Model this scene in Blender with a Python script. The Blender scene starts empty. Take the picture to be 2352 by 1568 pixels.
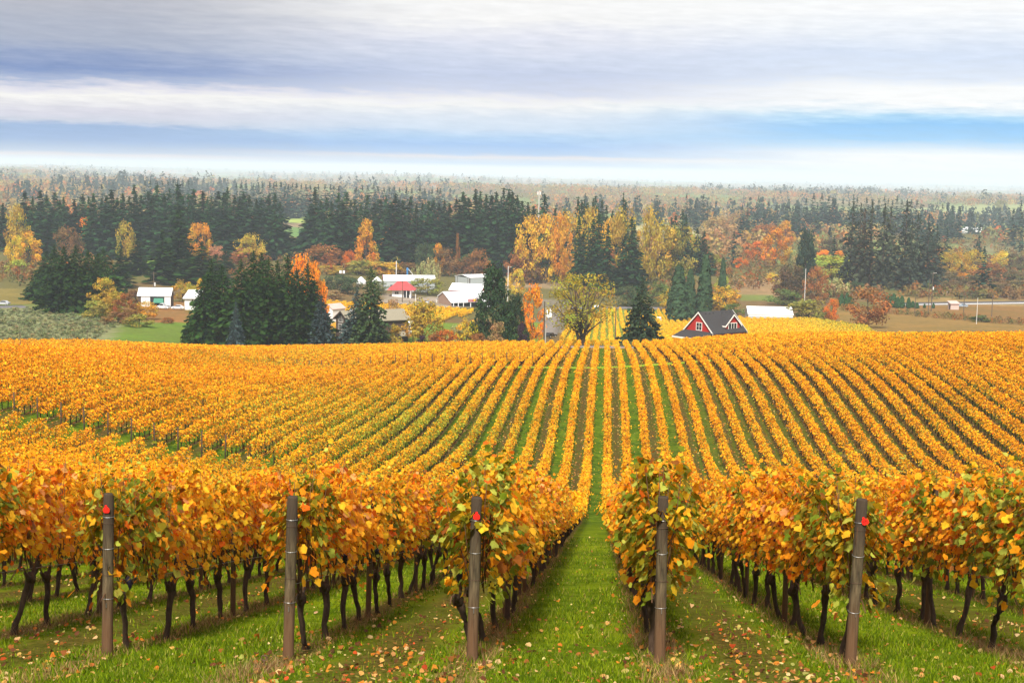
import bpy, math, random
import numpy as np
from mathutils import Matrix, Vector

SC = bpy.context.scene
COL = SC.collection
R = math.radians
rng = np.random.default_rng(7)
random.seed(7)

# ------------------------------------------------------------------ camera
F = 3267.0                      # focal length in pixels of a 2352 px wide picture
CAMZ = 60.0
CAM = np.array([0.0, 0.0, CAMZ])
MC = (Matrix.Rotation(R(3.71), 3, 'Z') @ Matrix.Rotation(R(90 - 6.65), 3, 'X') @ Matrix.Rotation(R(1.1), 3, 'Z'))
cam_d = bpy.data.cameras.new('camera')
cam = bpy.data.objects.new('camera', cam_d)
COL.objects.link(cam)
cam.matrix_world = Matrix.Translation(Vector(CAM)) @ MC.to_4x4()
cam_d.sensor_width = 36.0
cam_d.lens = 36.0 * F / 2352.0
cam_d.clip_start = 0.5
cam_d.clip_end = 40000
SC.camera = cam

# ------------------------------------------------------------------ exposure
SC.view_settings.view_transform = 'Standard'
SC.view_settings.look = 'None'
SC.view_settings.gamma = 1.0
EXPO = 0.70
SC.view_settings.exposure = EXPO
SC.cycles.volume_bounces = 1
SC.cycles.max_bounces = 8
SC.cycles.transparent_max_bounces = 8

def lin(r, g, b):
    f = lambda c: ((c / 255 + 0.055) / 1.055) ** 2.4 if c > 10 else c / 255 / 12.92
    return (f(r), f(g), f(b))

# ------------------------------------------------------------------ sun
SUN_EL, SUN_AZ = 46.0, 186.0         # behind the camera, a little to the left (clockwise from +Y)
sd = bpy.data.lights.new('sun', 'SUN')
sd.energy = 4.4
sd.angle = R(9)
sd.color = (1.0, 0.95, 0.87)
sun = bpy.data.objects.new('sun', sd)
COL.objects.link(sun)
az = R(SUN_AZ)
sdir = Vector((math.sin(az) * math.cos(R(SUN_EL)), math.cos(az) * math.cos(R(SUN_EL)), math.sin(R(SUN_EL))))
sun.rotation_euler = sdir.to_track_quat('Z', 'Y').to_euler()

# ------------------------------------------------------------------ sky
def N(nt, typ, **kw):
    n = nt.nodes.new(typ)
    for k, v in kw.items():
        if k == 'ins':
            for i, val in v.items():
                n.inputs[i].default_value = val
        else:
            setattr(n, k, v)
    return n

def math_node(nt, op, a, b=None, clamp=False):
    n = nt.nodes.new('ShaderNodeMath'); n.operation = op; n.use_clamp = clamp
    for i, v in ((0, a), (1, b)):
        if v is None: continue
        if isinstance(v, (int, float)): n.inputs[i].default_value = v
        else: nt.links.new(v, n.inputs[i])
    return n.outputs[0]

def ramp(nt, fac, stops, interp='LINEAR'):
    n = nt.nodes.new('ShaderNodeValToRGB')
    cr = n.color_ramp; cr.interpolation = interp
    while len(cr.elements) > 1: cr.elements.remove(cr.elements[-1])
    cr.elements[0].position = stops[0][0]; cr.elements[0].color = (*stops[0][1], 1)
    for p, c in stops[1:]:
        e = cr.elements.new(p); e.color = (*c, 1)
    nt.links.new(fac, n.inputs[0])
    return n.outputs[0]

def mixc(nt, fac, a, b, mode='MIX'):
    n = nt.nodes.new('ShaderNodeMix'); n.data_type = 'RGBA'; n.blend_type = mode
    for i, v in ((0, fac), (6, a), (7, b)):
        if isinstance(v, (int, float)): n.inputs[i].default_value = v
        elif isinstance(v, tuple): n.inputs[i].default_value = (*v[:3], 1)
        else: nt.links.new(v, n.inputs[i])
    return n.outputs[2]

W = bpy.data.worlds.new('World'); SC.world = W; W.use_nodes = True
nt = W.node_tree; nt.nodes.clear()
wo = N(nt, 'ShaderNodeOutputWorld'); bg = N(nt, 'ShaderNodeBackground')
nt.links.new(bg.outputs[0], wo.inputs[0])
BGS = 0.1
bg.inputs[1].default_value = BGS
sky = N(nt, 'ShaderNodeTexSky', sky_type='NISHITA', sun_disc=False, sun_elevation=R(SUN_EL), sun_rotation=R(SUN_AZ))
tc = N(nt, 'ShaderNodeTexCoord'); sx = N(nt, 'ShaderNodeSeparateXYZ')
nt.links.new(tc.outputs['Generated'], sx.inputs[0])
azn = math_node(nt, 'ARCTAN2', sx.outputs[0], sx.outputs[1])
eln = math_node(nt, 'ARCSINE', sx.outputs[2])
cmb = N(nt, 'ShaderNodeCombineXYZ')
nt.links.new(math_node(nt, 'MULTIPLY', azn, 11.0), cmb.inputs[0])
# the cloud streaks slope a little against the horizon
nt.links.new(math_node(nt, 'ADD', math_node(nt, 'MULTIPLY', eln, 85.0), math_node(nt, 'MULTIPLY', azn, 2.0)), cmb.inputs[1])
nz = N(nt, 'ShaderNodeTexNoise', ins={2: 1.0, 3: 6.0, 4: 0.55})
nt.links.new(cmb.outputs[0], nz.inputs[0])
nzs = math_node(nt, 'SUBTRACT', nz.outputs[0], 0.5)
cmb2 = N(nt, 'ShaderNodeCombineXYZ')
nt.links.new(math_node(nt, 'MULTIPLY', azn, 42.0), cmb2.inputs[0])
nt.links.new(math_node(nt, 'ADD', math_node(nt, 'MULTIPLY', eln, 330.0), math_node(nt, 'MULTIPLY', azn, 9.0)), cmb2.inputs[1])
nz2 = N(nt, 'ShaderNodeTexNoise', ins={2: 1.0, 3: 5.0, 4: 0.6})
nt.links.new(cmb2.outputs[0], nz2.inputs[0])
nzf = math_node(nt, 'SUBTRACT', nz2.outputs[0], 0.5)
# height above the horizon, in thousandths of a radian / 150
h0 = math_node(nt, 'DIVIDE', eln, 440 / F)
amp = math_node(nt, 'MULTIPLY', math_node(nt, 'MINIMUM', math_node(nt, 'MULTIPLY', h0, 2.5), 1.0), 0.13)
h1 = math_node(nt, 'ADD', h0, math_node(nt, 'MULTIPLY', nzs, amp))
h = math_node(nt, 'ADD', h1, math_node(nt, 'MULTIPLY', nzf, math_node(nt, 'MULTIPLY', amp, 0.75)), clamp=True)
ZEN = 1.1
KS = 0.98 / (2 ** EXPO) / BGS
def cl(lst):
    return [(p / 440.0, tuple(c * 1.0 for c in lin(*rgb))) for p, rgb in lst]
left = cl([(0, (196, 212, 226)), (10, (206, 218, 230)), (16, (220, 226, 236)), (22, (206, 204, 220)), (27, (224, 200, 202)), (34, (140, 164, 208)),
           (60, (98, 146, 210)), (88, (122, 160, 214)), (100, (200, 203, 222)), (118, (214, 210, 226)), (135, (232, 228, 234)), (158, (253, 249, 244)), (172, (226, 222, 234)),
           (188, (160, 174, 210)), (212, (104, 132, 190)), (240, (140, 156, 196)), (270, (164, 172, 196)), (330, (178, 181, 196)), (400, (188, 186, 196)), (440, (202, 199, 204))])
mid = cl([(0, (220, 232, 242)), (6, (232, 240, 248)), (16, (244, 247, 252)), (26, (160, 194, 238)), (36, (200, 206, 228)), (41, (226, 214, 218)), (47, (138, 182, 236)), (66, (118, 176, 240)),
          (84, (158, 200, 244)), (105, (204, 222, 245)), (135, (222, 230, 243)), (160, (248, 246, 245)), (170, (236, 234, 242)), (186, (206, 212, 234)), (225, (194, 204, 232)),
          (265, (210, 217, 238)), (305, (230, 231, 243)), (345, (250, 248, 247)), (440, (255, 254, 252))])
right = cl([(0, (222, 236, 248)), (12, (236, 244, 251)), (30, (252, 254, 255)), (62, (255, 255, 255)), (76, (206, 230, 252)), (95, (138, 202, 251)), (125, (116, 192, 250)),
            (145, (170, 219, 252)), (160, (226, 241, 253)), (175, (255, 255, 255)), (205, (255, 255, 255)), (228, (224, 233, 249)), (275, (216, 228, 249)), (325, (238, 243, 252)), (375, (255, 255, 255)), (440, (245, 248, 253))])
cL, cM, cR = ramp(nt, h, left), ramp(nt, h, mid), ramp(nt, h, right)
# azimuth -0.40 .. 0.28 is the part of the sky the view covers
mL = N(nt, 'ShaderNodeMapRange', interpolation_type='SMOOTHSTEP', ins={1: -0.34, 2: -0.10, 3: 0.0, 4: 1.0})
mR = N(nt, 'ShaderNodeMapRange', interpolation_type='SMOOTHSTEP', ins={1: -0.06, 2: 0.20, 3: 0.0, 4: 1.0})
azw = math_node(nt, 'ADD', azn, math_node(nt, 'MULTIPLY', nzs, 0.10))
nt.links.new(azw, mL.inputs[0]); nt.links.new(azw, mR.inputs[0])
cl1 = mixc(nt, mL.outputs[0], cL, cM)
cl2 = mixc(nt, mR.outputs[0], cl1, cR)
# soft streaks inside the bands
stk = N(nt, 'ShaderNodeMapRange', ins={1: -0.2, 2: 0.2, 3: 0.94, 4: 1.06})
nt.links.new(nzf, stk.inputs[0])
scl = N(nt, 'ShaderNodeVectorMath', operation='SCALE')
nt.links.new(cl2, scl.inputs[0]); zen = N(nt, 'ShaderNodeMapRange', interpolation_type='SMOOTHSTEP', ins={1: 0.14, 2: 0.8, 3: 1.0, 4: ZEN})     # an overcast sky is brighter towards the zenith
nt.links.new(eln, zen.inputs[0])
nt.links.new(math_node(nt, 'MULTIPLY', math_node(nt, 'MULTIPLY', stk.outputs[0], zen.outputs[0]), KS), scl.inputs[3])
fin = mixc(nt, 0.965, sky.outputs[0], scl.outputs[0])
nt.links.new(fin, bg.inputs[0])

# ------------------------------------------------------------------ noise and terrain
def hash2(ix, iy, seed=0):
    n = (ix.astype(np.int64) * 374761393 + iy.astype(np.int64) * 668265263 + seed * 974711) & 0x7fffffff
    n = ((n ^ (n >> 13)) * 1274126177) & 0x7fffffff
    return ((n ^ (n >> 16)) & 0xffff) / 65535.0

def vnoise(x, y, seed=0):
    x = np.asarray(x, float); y = np.asarray(y, float)
    ix = np.floor(x); iy = np.floor(y); fx = x - ix; fy = y - iy
    fx = fx * fx * (3 - 2 * fx); fy = fy * fy * (3 - 2 * fy)
    a = hash2(ix, iy, seed); b = hash2(ix + 1, iy, seed); c = hash2(ix, iy + 1, seed); d = hash2(ix + 1, iy + 1, seed)
    return (a * (1 - fx) + b * fx) * (1 - fy) + (c * (1 - fx) + d * fx) * fy

SL = 0.2263; D0 = 8.31
CP = []
for D in (0, 5, 10, 16, 25, 40, 60, 85, 105):
    for t in (-0.55, -0.3, 0.0, 0.3, 0.5):
        if D > 50 and t < -0.2: continue
        tilt = 0.029 * t * (D + D0) * (1.0 if D < 50 else 0.3)
        CP.append((t * (D + D0), D, -SL * (D + D0) + tilt))
MCn = np.array(MC)
def ray(xv, yv):
    d = MCn @ np.array([(xv - 1176) / F, -(yv - 784) / F, -1.0])
    return d / d[1]
for xv, yv, D in ((32, 966, 119), (200, 1003, 119), (372, 1040, 119), (539, 1066, 119), (-120, 945, 119), (32, 1024, 112), (372, 1090, 112), (560, 1112, 112), (0, 1098, 95), (280, 1130, 95), (560, 1160, 95), (20, 828, 232), (-170, 830, 232), (150, 828, 246), (-120, 820, 262), (0, 1180, 70), (300, 1195, 70)):
    r_ = ray(xv, yv); CP.append((r_[0] * D, D, r_[2] * D))
CP += [(-15, 119, -26.6), (0, 119, -27.7), (20, 119, -27.4), (40, 119, -26.0),
       (0, 145, -30.6), (0, 166, -29.4), (0, 195, -29.3), (0, 221, -30.0), (0, 232, -31), (0, 280, -34.9), (0, 331, -39.6),
       (33, 138, -28.4), (33, 162, -26.9), (33, 185, -25.8), (45, 150, -25.0), (66, 222, -24.2), (75, 200, -23.4), (48, 260, -29.0), (24, 300, -34.5), (40, 310, -34.6), (78, 260, -28.5),
       (-74, 232, -31.4), (-62, 232, -32.2), (-49, 232, -33.6), (-37, 232, -32.5), (-18, 232, -31.4),
       (-55, 175, -26.5), (-30, 175, -29.0), (-75, 175, -24.5),
       (-102, 262, -35.4), (-64, 300, -38.9), (-30, 315, -38.9), (-110, 300, -39.0), (-100, 340, -44.5), (-60, 370, -46.0),
       (27, 345, -41.5), (0, 447, -50.2), (0, 590, -58.8), (0, 640, -59.6), (60, 420, -45.5), (95, 420, -46), (110, 340, -38.5), (150, 330, -38), (60, 520, -52.5),
       (-50, 480, -50.0), (-95, 520, -51.5), (-60, 545, -53.0), (-70, 610, -56), (-60, 680, -57.5),
       (-110, 400, -47.2), (-170, 350, -43.2), (-200, 480, -48), (-240, 480, -48), (-150, 420, -46.5), (-330, 500, -50), (-160, 530, -50.2), (-130, 680, -53),
       (150, 520, -51), (210, 520, -51), (120, 470, -48.5), (170, 672, -57), (250, 672, -57)]
for D, zl, zc, zr in ((850, -52, -54, -56), (1100, -51, -53, -56), (1600, -49, -49, -53), (2600, -52, -52, -56), (4800, -47, -60, -64), (9500, -36, -72, -76), (16000, -24, -75, -70), (27000, 2, -55, -30)):
    for t, z in ((-0.7, zl), (-0.35, zl), (-0.12, (zl + zc) / 2), (0.05, zc), (0.22, zr), (0.6, zr)):
        CP.append((t * D, D, z))
CP = np.array(CP, float)
def warp(X, D):
    X = np.asarray(X, float); D = np.asarray(D, float)
    Dc = np.maximum(D, 0)
    return np.arcsinh(Dc / 45.0) * 0.55, np.clip(X / (Dc + 25.0), -0.75, 0.7)
_s, _t = warp(CP[:, 0], CP[:, 1])
_P = np.stack([_s, _t], 1); _q = CP[:, 2] / (CP[:, 1] + D0)
def tps(r2): return 0.5 * r2 * np.log(r2 + 1e-12)
_A = tps(((_P[:, None] - _P[None]) ** 2).sum(2)) + np.eye(len(_P)) * 3e-5
_B = np.concatenate([np.ones((len(_P), 1)), _P], 1)
_M = np.block([[_A, _B], [_B.T, np.zeros((3, 3))]])
_w = np.linalg.solve(_M, np.concatenate([_q, np.zeros(3)]))
def ground(X, D):
    X = np.atleast_1d(np.asarray(X, float)); D = np.atleast_1d(np.asarray(D, float))
    X, D = np.broadcast_arrays(X, D); shp = X.shape
    X = X.ravel(); D = D.ravel()
    out = np.empty(len(X))
    for i in range(0, len(X), 100000):
        s, t = warp(X[i:i + 100000], D[i:i + 100000])
        r2 = (s[:, None] - _P[None, :, 0]) ** 2 + (t[:, None] - _P[None, :, 1]) ** 2
        q = tps(r2) @ _w[:-3] + _w[-3] + _w[-2] * s + _w[-1] * t
        out[i:i + 100000] = q * (np.maximum(D[i:i + 100000], -30) + D0)
    near = np.clip((90 - D) / 60, 0, 1)
    out += near * 0.05 * (vnoise(X * 0.9, D * 0.9, 3) - 0.5)
    far = np.clip((D - 7000) / 6000, 0, 1)
    out += far * 50 * (vnoise(X / 3300 + 3, D / 2600, 5) - 0.4)
    mid = np.clip((D - 1500) / 1500, 0, 1)
    out += mid * 58 * (vnoise(X / 1100 + 7, D / 800, 6) - 0.5) * np.clip(.35 + D / 9000, 0, 1.2)
    return (out + CAMZ).reshape(shp)
def gz(x, d): return float(ground(x, d)[0])

def at(xv, yv, D): return CAM + ray(xv, yv) * D
def hit(xv, yv, lo=235.0, hi=4000.0):
    """distance at which the line of sight through a picture point meets the ground beyond lo"""
    r = ray(xv, yv); Ds = np.geomspace(lo, hi, 500)
    g = ground(r[0] * Ds, Ds); zz = CAMZ + r[2] * Ds
    below = np.where(zz < g)[0]
    return float(Ds[below[0]]) if len(below) else hi

# ------------------------------------------------------------------ mesh helpers
def mesh_np(name, V, FA, cols=None):
    """V (n,3); FA list of (m,k) index arrays; cols: list of (m,3) arrays, one per FA"""
    me = bpy.data.meshes.new(name)
    V = np.asarray(V, np.float32)
    me.vertices.add(len(V)); me.vertices.foreach_set('co', V.ravel())
    tot = sum(f.size for f in FA); nf = sum(len(f) for f in FA)
    me.loops.add(tot); me.polygons.add(nf)
    me.loops.foreach_set('vertex_index', np.concatenate([f.ravel() for f in FA]).astype(np.int32))
    sizes = np.concatenate([np.full(len(f), f.shape[1]) for f in FA])
    st = np.concatenate([[0], np.cumsum(sizes)[:-1]]).astype(np.int32)
    me.polygons.foreach_set('loop_start', st)
    if cols is not None:
        a = me.attributes.new('tint', 'FLOAT_COLOR', 'FACE')
        c = np.concatenate(cols); c4 = np.concatenate([c, np.ones((len(c), 1))], 1)
        a.data.foreach_set('color', c4.astype(np.float32).ravel())
    me.update(calc_edges=True)
    return me

def link(name, me, mat=None, parent=None):
    if mat is not None and len(me.materials) == 0: me.materials.append(mat)
    o = bpy.data.objects.new(name, me); COL.objects.link(o)
    if parent is not None: o.parent = parent
    return o

def tag(o, label=None, cat=None, group=None, kind=None):
    if label: o['label'] = label
    if cat: o['category'] = cat
    if group: o['group'] = group
    if kind: o['kind'] = kind
    return o

def thing(name, label, cat, loc, rz=0.0, group=None):
    o = bpy.data.objects.new(name, None); COL.objects.link(o)
    o.empty_display_size = 0.3
    o.location = loc; o.rotation_euler = (0, 0, rz)
    return tag(o, label, cat, group)

class MB:
    def __init__(self): self.v = []; self.f = []
    def poly(self, pts):
        i = len(self.v); self.v += [tuple(p) for p in pts]; self.f.append(tuple(range(i, i + len(pts))))
        return self
    def box(self, x0, x1, y0, y1, z0, z1):
        i = len(self.v)
        self.v += [(x, y, z) for z in (z0, z1) for x, y in ((x0, y0), (x1, y0), (x1, y1), (x0, y1))]
        for q in ((0, 3, 2, 1), (4, 5, 6, 7), (0, 1, 5, 4), (1, 2, 6, 5), (2, 3, 7, 6), (3, 0, 4, 7)):
            self.f.append(tuple(i + k for k in q))
        return self
    def prism(self, ring, vec):
        """extrude a planar ring along vec"""
        i = len(self.v); n = len(ring)
        self.v += [tuple(p) for p in ring] + [tuple(np.array(p) + np.array(vec)) for p in ring]
        self.f.append(tuple(range(i + n - 1, i - 1, -1))); self.f.append(tuple(range(i + n, i + 2 * n)))
        for k in range(n):
            self.f.append((i + k, i + (k + 1) % n, i + n + (k + 1) % n, i + n + k))
        return self
    def tube(self, pts, rad, n=8, cap=True):
        pts = [np.array(p, float) for p in pts]
        if not hasattr(rad, '__len__'): rad = [rad] * len(pts)
        i0 = len(self.v)
        for j, p in enumerate(pts):
            t = pts[min(j + 1, len(pts) - 1)] - pts[max(j - 1, 0)]
            t = t / (np.linalg.norm(t) + 1e-9)
            a = np.array([0, 0, 1.0]) if abs(t[2]) < 0.9 else np.array([1.0, 0, 0])
            u = np.cross(t, a); u /= np.linalg.norm(u); w = np.cross(t, u)
            for k in range(n):
                an = 2 * math.pi * k / n
                self.v.append(tuple(p + rad[j] * (math.cos(an) * u + math.sin(an) * w)))
        for j in range(len(pts) - 1):
            for k in range(n):
                a = i0 + j * n + k; b = i0 + j * n + (k + 1) % n
                self.f.append((a, b, b + n, a + n))
        if cap:
            self.f.append(tuple(i0 + k for k in range(n - 1, -1, -1)))
            e = i0 + (len(pts) - 1) * n
            self.f.append(tuple(e + k for k in range(n)))
        return self
    def mesh(self, name, mat=None, smooth=False):
        me = bpy.data.meshes.new(name); me.from_pydata(self.v, [], self.f)
        if smooth: me.polygons.foreach_set('use_smooth', [True] * len(me.polygons))
        if mat: me.materials.append(mat)
        me.update()
        return me
    def build(self, name, mat, parent=None, smooth=False):
        return link(name, self.mesh(name, mat, smooth), None, parent)

# ------------------------------------------------------------------ materials
def new_mat(name):
    m = bpy.data.materials.new(name); m.use_nodes = True
    t = m.node_tree; b = t.nodes['Principled BSDF']
    return m, t, b

def plain(name, col, rough=0.7, var=0.12, scale=3.0, metal=0.0, stretch=(1, 1, 1), bump=0.0, spec=0.25):
    m, t, b = new_mat(name); b.inputs['Specular IOR Level'].default_value = spec
    g = N(t, 'ShaderNodeTexCoord'); mp = N(t, 'ShaderNodeMapping'); mp.inputs['Scale'].default_value = stretch
    t.links.new(g.outputs['Object'], mp.inputs[0])
    n = N(t, 'ShaderNodeTexNoise', ins={2: scale, 3: 6.0, 4: 0.6}); t.links.new(mp.outputs[0], n.inputs[0])
    c = ramp(t, n.outputs[0], [(0.25, tuple(x * (1 - 2 * var) for x in col)), (0.75, tuple(min(1, x * (1 + 1.6 * var)) for x in col))])
    t.links.new(c, b.inputs['Base Color']); b.inputs['Roughness'].default_value = rough; b.inputs['Metallic'].default_value = metal
    if bump:
        bp = N(t, 'ShaderNodeBump', ins={0: bump}); bp.inputs['Distance'].default_value = 0.02
        t.links.new(n.outputs[0], bp.inputs['Height']); t.links.new(bp.outputs[0], b.inputs['Normal'])
    return m

def leafmat(name, trans=0.35, objcol=False, mott=0.0, rough=0.6, tmul=(1.0, 0.95, 0.7), spec=0.06):
    """foliage: colour of each leaf face (tint), times the object's own colour for trees; part of the light shines through"""
    m, t, b = new_mat(name)
    a = N(t, 'ShaderNodeAttribute', attribute_name='tint')
    c = a.outputs['Color']
    if objcol:
        oi = N(t, 'ShaderNodeObjectInfo')
        c = mixc(t, 1.0, c, oi.outputs['Color'], 'MULTIPLY')
    if mott:                    # blotches and browned margins within a leaf
        gg = N(t, 'ShaderNodeTexCoord'); mn = N(t, 'ShaderNodeTexNoise', ins={2: mott, 3: 3.0, 4: 0.6}); t.links.new(gg.outputs['Object'], mn.inputs[0])
        c = mixc(t, 1.0, c, ramp(t, mn.outputs[0], [(0.27, (0.55, 0.40, 0.3)), (0.40, (0.92, 0.9, 0.85)), (0.60, (1.06, 1.08, 1.0)), (0.72, (1.14, 1.28, 1.2))]), 'MULTIPLY')
    t.links.new(c, b.inputs['Base Color']); b.inputs['Roughness'].default_value = rough
    b.inputs['Specular IOR Level'].default_value = spec
    tr = N(t, 'ShaderNodeBsdfTranslucent')
    t.links.new(mixc(t, 1.0, c, tmul, 'MULTIPLY'), tr.inputs[0])
    ms = N(t, 'ShaderNodeMixShader', ins={0: trans})
    t.links.new(b.outputs[0], ms.inputs[1]); t.links.new(tr.outputs[0], ms.inputs[2])
    t.links.new(ms.outputs[0], t.nodes['Material Output'].inputs[0])
    return m

M_vine = leafmat('vine_leaf', 0.45, mott=22.0, spec=0.12)
M_tree = leafmat('tree_leaf', 0.25, objcol=True)
M_conif = leafmat('needle', 0.08, objcol=True, rough=0.8, spec=0.03)
M_far = leafmat('far_foliage', 0.25, spec=0.0)
M_grass = leafmat('grass_blade', 0.3)
M_bark = plain('bark', (0.075, 0.05, 0.035), 0.9, 0.25, 8.0, stretch=(1, 1, 0.3), bump=0.5)
M_vbark = plain('vine_bark', (0.060, 0.036, 0.022), 0.95, 0.35, 30.0, stretch=(1, 1, 0.2), bump=0.9)
M_cane = plain('vine_cane', (0.11, 0.05, 0.022), 0.7, 0.2, 20.0)
M_grape = plain('grape_skin', (0.012, 0.01, 0.02), 0.35, 0.2, 30.0)
M_wire = plain('galvanised_wire', (0.30, 0.29, 0.27), 0.45, 0.1, 40.0, metal=0.8)
M_rust = plain('rusty_wire', (0.09, 0.05, 0.03), 0.8, 0.25, 60.0)
M_redtag = plain('red_plastic', (0.75, 0.02, 0.012), 0.4, 0.05, 20.0)
M_ink = plain('black_ink', (0.02, 0.01, 0.01), 0.6, 0.05, 20.0)

# ------------------------------------------------------------------ leaf clouds
LEAF = np.array([(0, .06), (.24, -.1), (.52, .06), (.50, .30), (.58, .52), (.34, .68), (0, .95), (-.34, .68), (-.58, .52), (-.50, .30), (-.52, .06), (-.24, -.1)]) - np.array([0, .42])
LEAF6 = np.array([(0, -.45), (.5, -.2), (.45, .25), (0, .55), (-.45, .25), (-.5, -.2)])
QUAD = np.array([(-.5, -.5), (.5, -.5), (.5, .5), (-.5, .5)])
DIAM = np.array([(0, -.62), (.5, 0.05), (0, .62), (-.5, -.05)])
LONG = np.array([(-.16, -.5), (.16, -.5), (.22, .15), (0, .55), (-.22, .15)])
def unit(a): return a / (np.linalg.norm(a, axis=-1, keepdims=True) + 1e-9)
def leaf_geo(C, Nn, size, outline, rg, down=None, roll=1.0, fold=0.25, aspect=1.0):
    n = len(C); k = len(outline)
    Nn = unit(Nn)
    d = np.array([0, 0, -1.0]) if down is None else down
    d = np.broadcast_to(d, C.shape)
    T = d - (d * Nn).sum(1, keepdims=True) * Nn
    T = unit(T + 1e-4)
    B = np.cross(T, Nn)
    a = rg.normal(0, roll, n)[:, None]
    T2 = T * np.cos(a) + B * np.sin(a); B2 = -T * np.sin(a) + B * np.cos(a)
    s = np.broadcast_to(np.asarray(size, float), (n,))[:, None, None]
    ox = outline[:, 0][None, :, None]; oy = outline[:, 1][None, :, None]
    cup = (rg.normal(0.15, 1.0, n) * fold)[:, None, None]
    w = cup * (2.2 * ox ** 2 + 0.6 * oy * np.abs(oy)) 
    V = C[:, None, :] + s * (ox * B2[:, None] * aspect + oy * T2[:, None] + w * Nn[:, None])
    f = np.arange(n * k).reshape(n, k)
    return V.reshape(-1, 3), f
def join(parts):
    """parts: list of (V, F, tint) -> merged arrays"""
    Vs, Fs, Cs, off = [], {}, {}, 0
    for V, f, c in parts:
        Vs.append(V); Fs.setdefault(f.shape[1], []).append(f + off); Cs.setdefault(f.shape[1], []).append(c); off += len(V)
    ks = sorted(Fs)
    return np.concatenate(Vs), [np.concatenate(Fs[k]) for k in ks], [np.concatenate(Cs[k]) for k in ks]
def pick(pal, n, rg, jit=0.12):
    """pal: list of (weight, (r,g,b))"""
    w = np.array([p[0] for p in pal], float); w /= w.sum()
    cols = np.array([p[1] for p in pal], float)
    i = rg.choice(len(pal), n, p=w)
    c = cols[i] * (1 + rg.normal(0, jit, (n, 1))) * (1 + rg.normal(0, jit * 0.35, (n, 3)))
    return np.clip(c, 0.002, 0.95)

ORANGE = (0.84, 0.30, 0.012); YELLOW = (0.88, 0.48, 0.025); REDO = (0.74, 0.15, 0.012); BROWN = (0.30, 0.095, 0.015)
OLIVE = (0.27, 0.21, 0.012); GREEN = (0.17, 0.21, 0.014); PALEG = (0.46, 0.47, 0.07); PINK = (0.80, 0.36, 0.12)
PALS = {'orange': [(46, ORANGE), (36, YELLOW), (8, REDO), (4, BROWN), (5, PINK), (4, OLIVE)],
        'golden': [(28, ORANGE), (52, YELLOW), (3, REDO), (3, BROWN), (7, PALEG), (5, OLIVE)],
        'green': [(16, ORANGE), (16, YELLOW), (3, REDO), (7, BROWN), (20, PALEG), (19, GREEN), (24, OLIVE)],
        'olive': [(24, ORANGE), (18, YELLOW), (4, REDO), (10, BROWN), (8, PALEG), (14, GREEN), (34, OLIVE)]}

# ------------------------------------------------------------------ the ground
ROWX0, ROWS = 0.71, 2.08                    # the row right of the grassy aisle, and the row spacing
def in_poly(x, y, poly):
    ins = np.zeros(x.shape, bool); n = len(poly)
    for i in range(n):
        x1, y1 = poly[i]; x2, y2 = poly[(i + 1) % n]
        c = ((y1 > y) != (y2 > y)) & (x < (x2 - x1) * (y - y1) / (y2 - y1 + 1e-12) + x1)
        ins ^= c
    return ins
def region(pts, lo=235.0):
    out = []
    for xv, yv in pts:
        D = hit(xv, yv, lo); out.append((ray(xv, yv)[0] * D, D))
    return out

def graded(lo, hi, step0, k):
    a = [0.0]
    while a[-1] < hi: a.append(a[-1] + max(step0, k * abs(a[-1])))
    b = [0.0]
    while b[-1] > lo: b.append(b[-1] - max(step0, k * abs(b[-1])))
    return np.array(b[:0:-1] + a)
gx = graded(-17000, 17000, 0.6, 0.018); gy = graded(-60, 26000, 0.45, 0.0145)
GX, GY = np.meshgrid(gx, gy)
GZ = ground(GX, GY)
nx, ny = len(gx), len(gy)
Vg = np.stack([GX, GY, GZ], -1).reshape(-1, 3)
ii = np.arange(nx * ny).reshape(ny, nx)
Fg = np.stack([ii[:-1, :-1], ii[:-1, 1:], ii[1:, 1:], ii[1:, :-1]], -1).reshape(-1, 4)
X_, Y_ = Vg[:, 0], Vg[:, 1]
GC = np.empty((len(Vg), 3)); GC[:] = (0.13, 0.115, 0.04)
nn = vnoise(X_ / 60, Y_ / 90, 11); n2 = vnoise(X_ / 260, Y_ / 400, 12)
GC[:] = np.where((nn > 0.55)[:, None], (0.16, 0.10, 0.045), GC)
far = Y_ > 950
GC[far & (n2 > 0.62)] = (0.17, 0.22, 0.07)
GC[far & (n2 < 0.3)] = (0.26, 0.19, 0.10)
def paint(pts, col, lo=235.0):
    p = region(pts, lo); GC[in_poly(X_, Y_, p)] = col
GRASS = (0.15, 0.26, 0.02)
paint([(-60, 690), (180, 690), (300, 705), (470, 690), (470, 800), (-60, 830)], (0.12, 0.19, 0.03))
paint([(330, 700), (440, 690), (440, 742), (330, 740), (230, 715)], (0.27, 0.13, 0.05))
paint([(-60, 705), (60, 702), (140, 720), (285, 745), (190, 800), (-60, 830)], (0.22, 0.23, 0.11))
paint([(-60, 665), (40, 664), (95, 688), (95, 698), (-60, 700)], (0.22, 0.17, 0.05))
paint([(600, 600), (640, 575), (720, 575), (720, 600)], (0.14, 0.22, 0.05))
paint([(300, 580), (370, 580), (370, 630), (300, 630)], (0.17, 0.30, 0.05))
paint([(500, 585), (560, 585), (560, 605), (500, 605)], (0.17, 0.30, 0.05))
paint([(640, 495), (720, 495), (720, 512), (640, 512)], (0.33, 0.42, 0.10))
paint([(640, 512), (720, 512), (720, 522), (640, 522)], (0.27, 0.20, 0.13))
paint([(640, 522), (720, 522), (720, 545), (640, 545)], (0.13, 0.25, 0.08))
paint([(1330, 512), (1450, 515), (1450, 530), (1330, 530)], (0.16, 0.30, 0.10))
paint([(1560, 488), (1700, 491), (1700, 498), (1560, 496)], (0.42, 0.36, 0.24))
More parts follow.
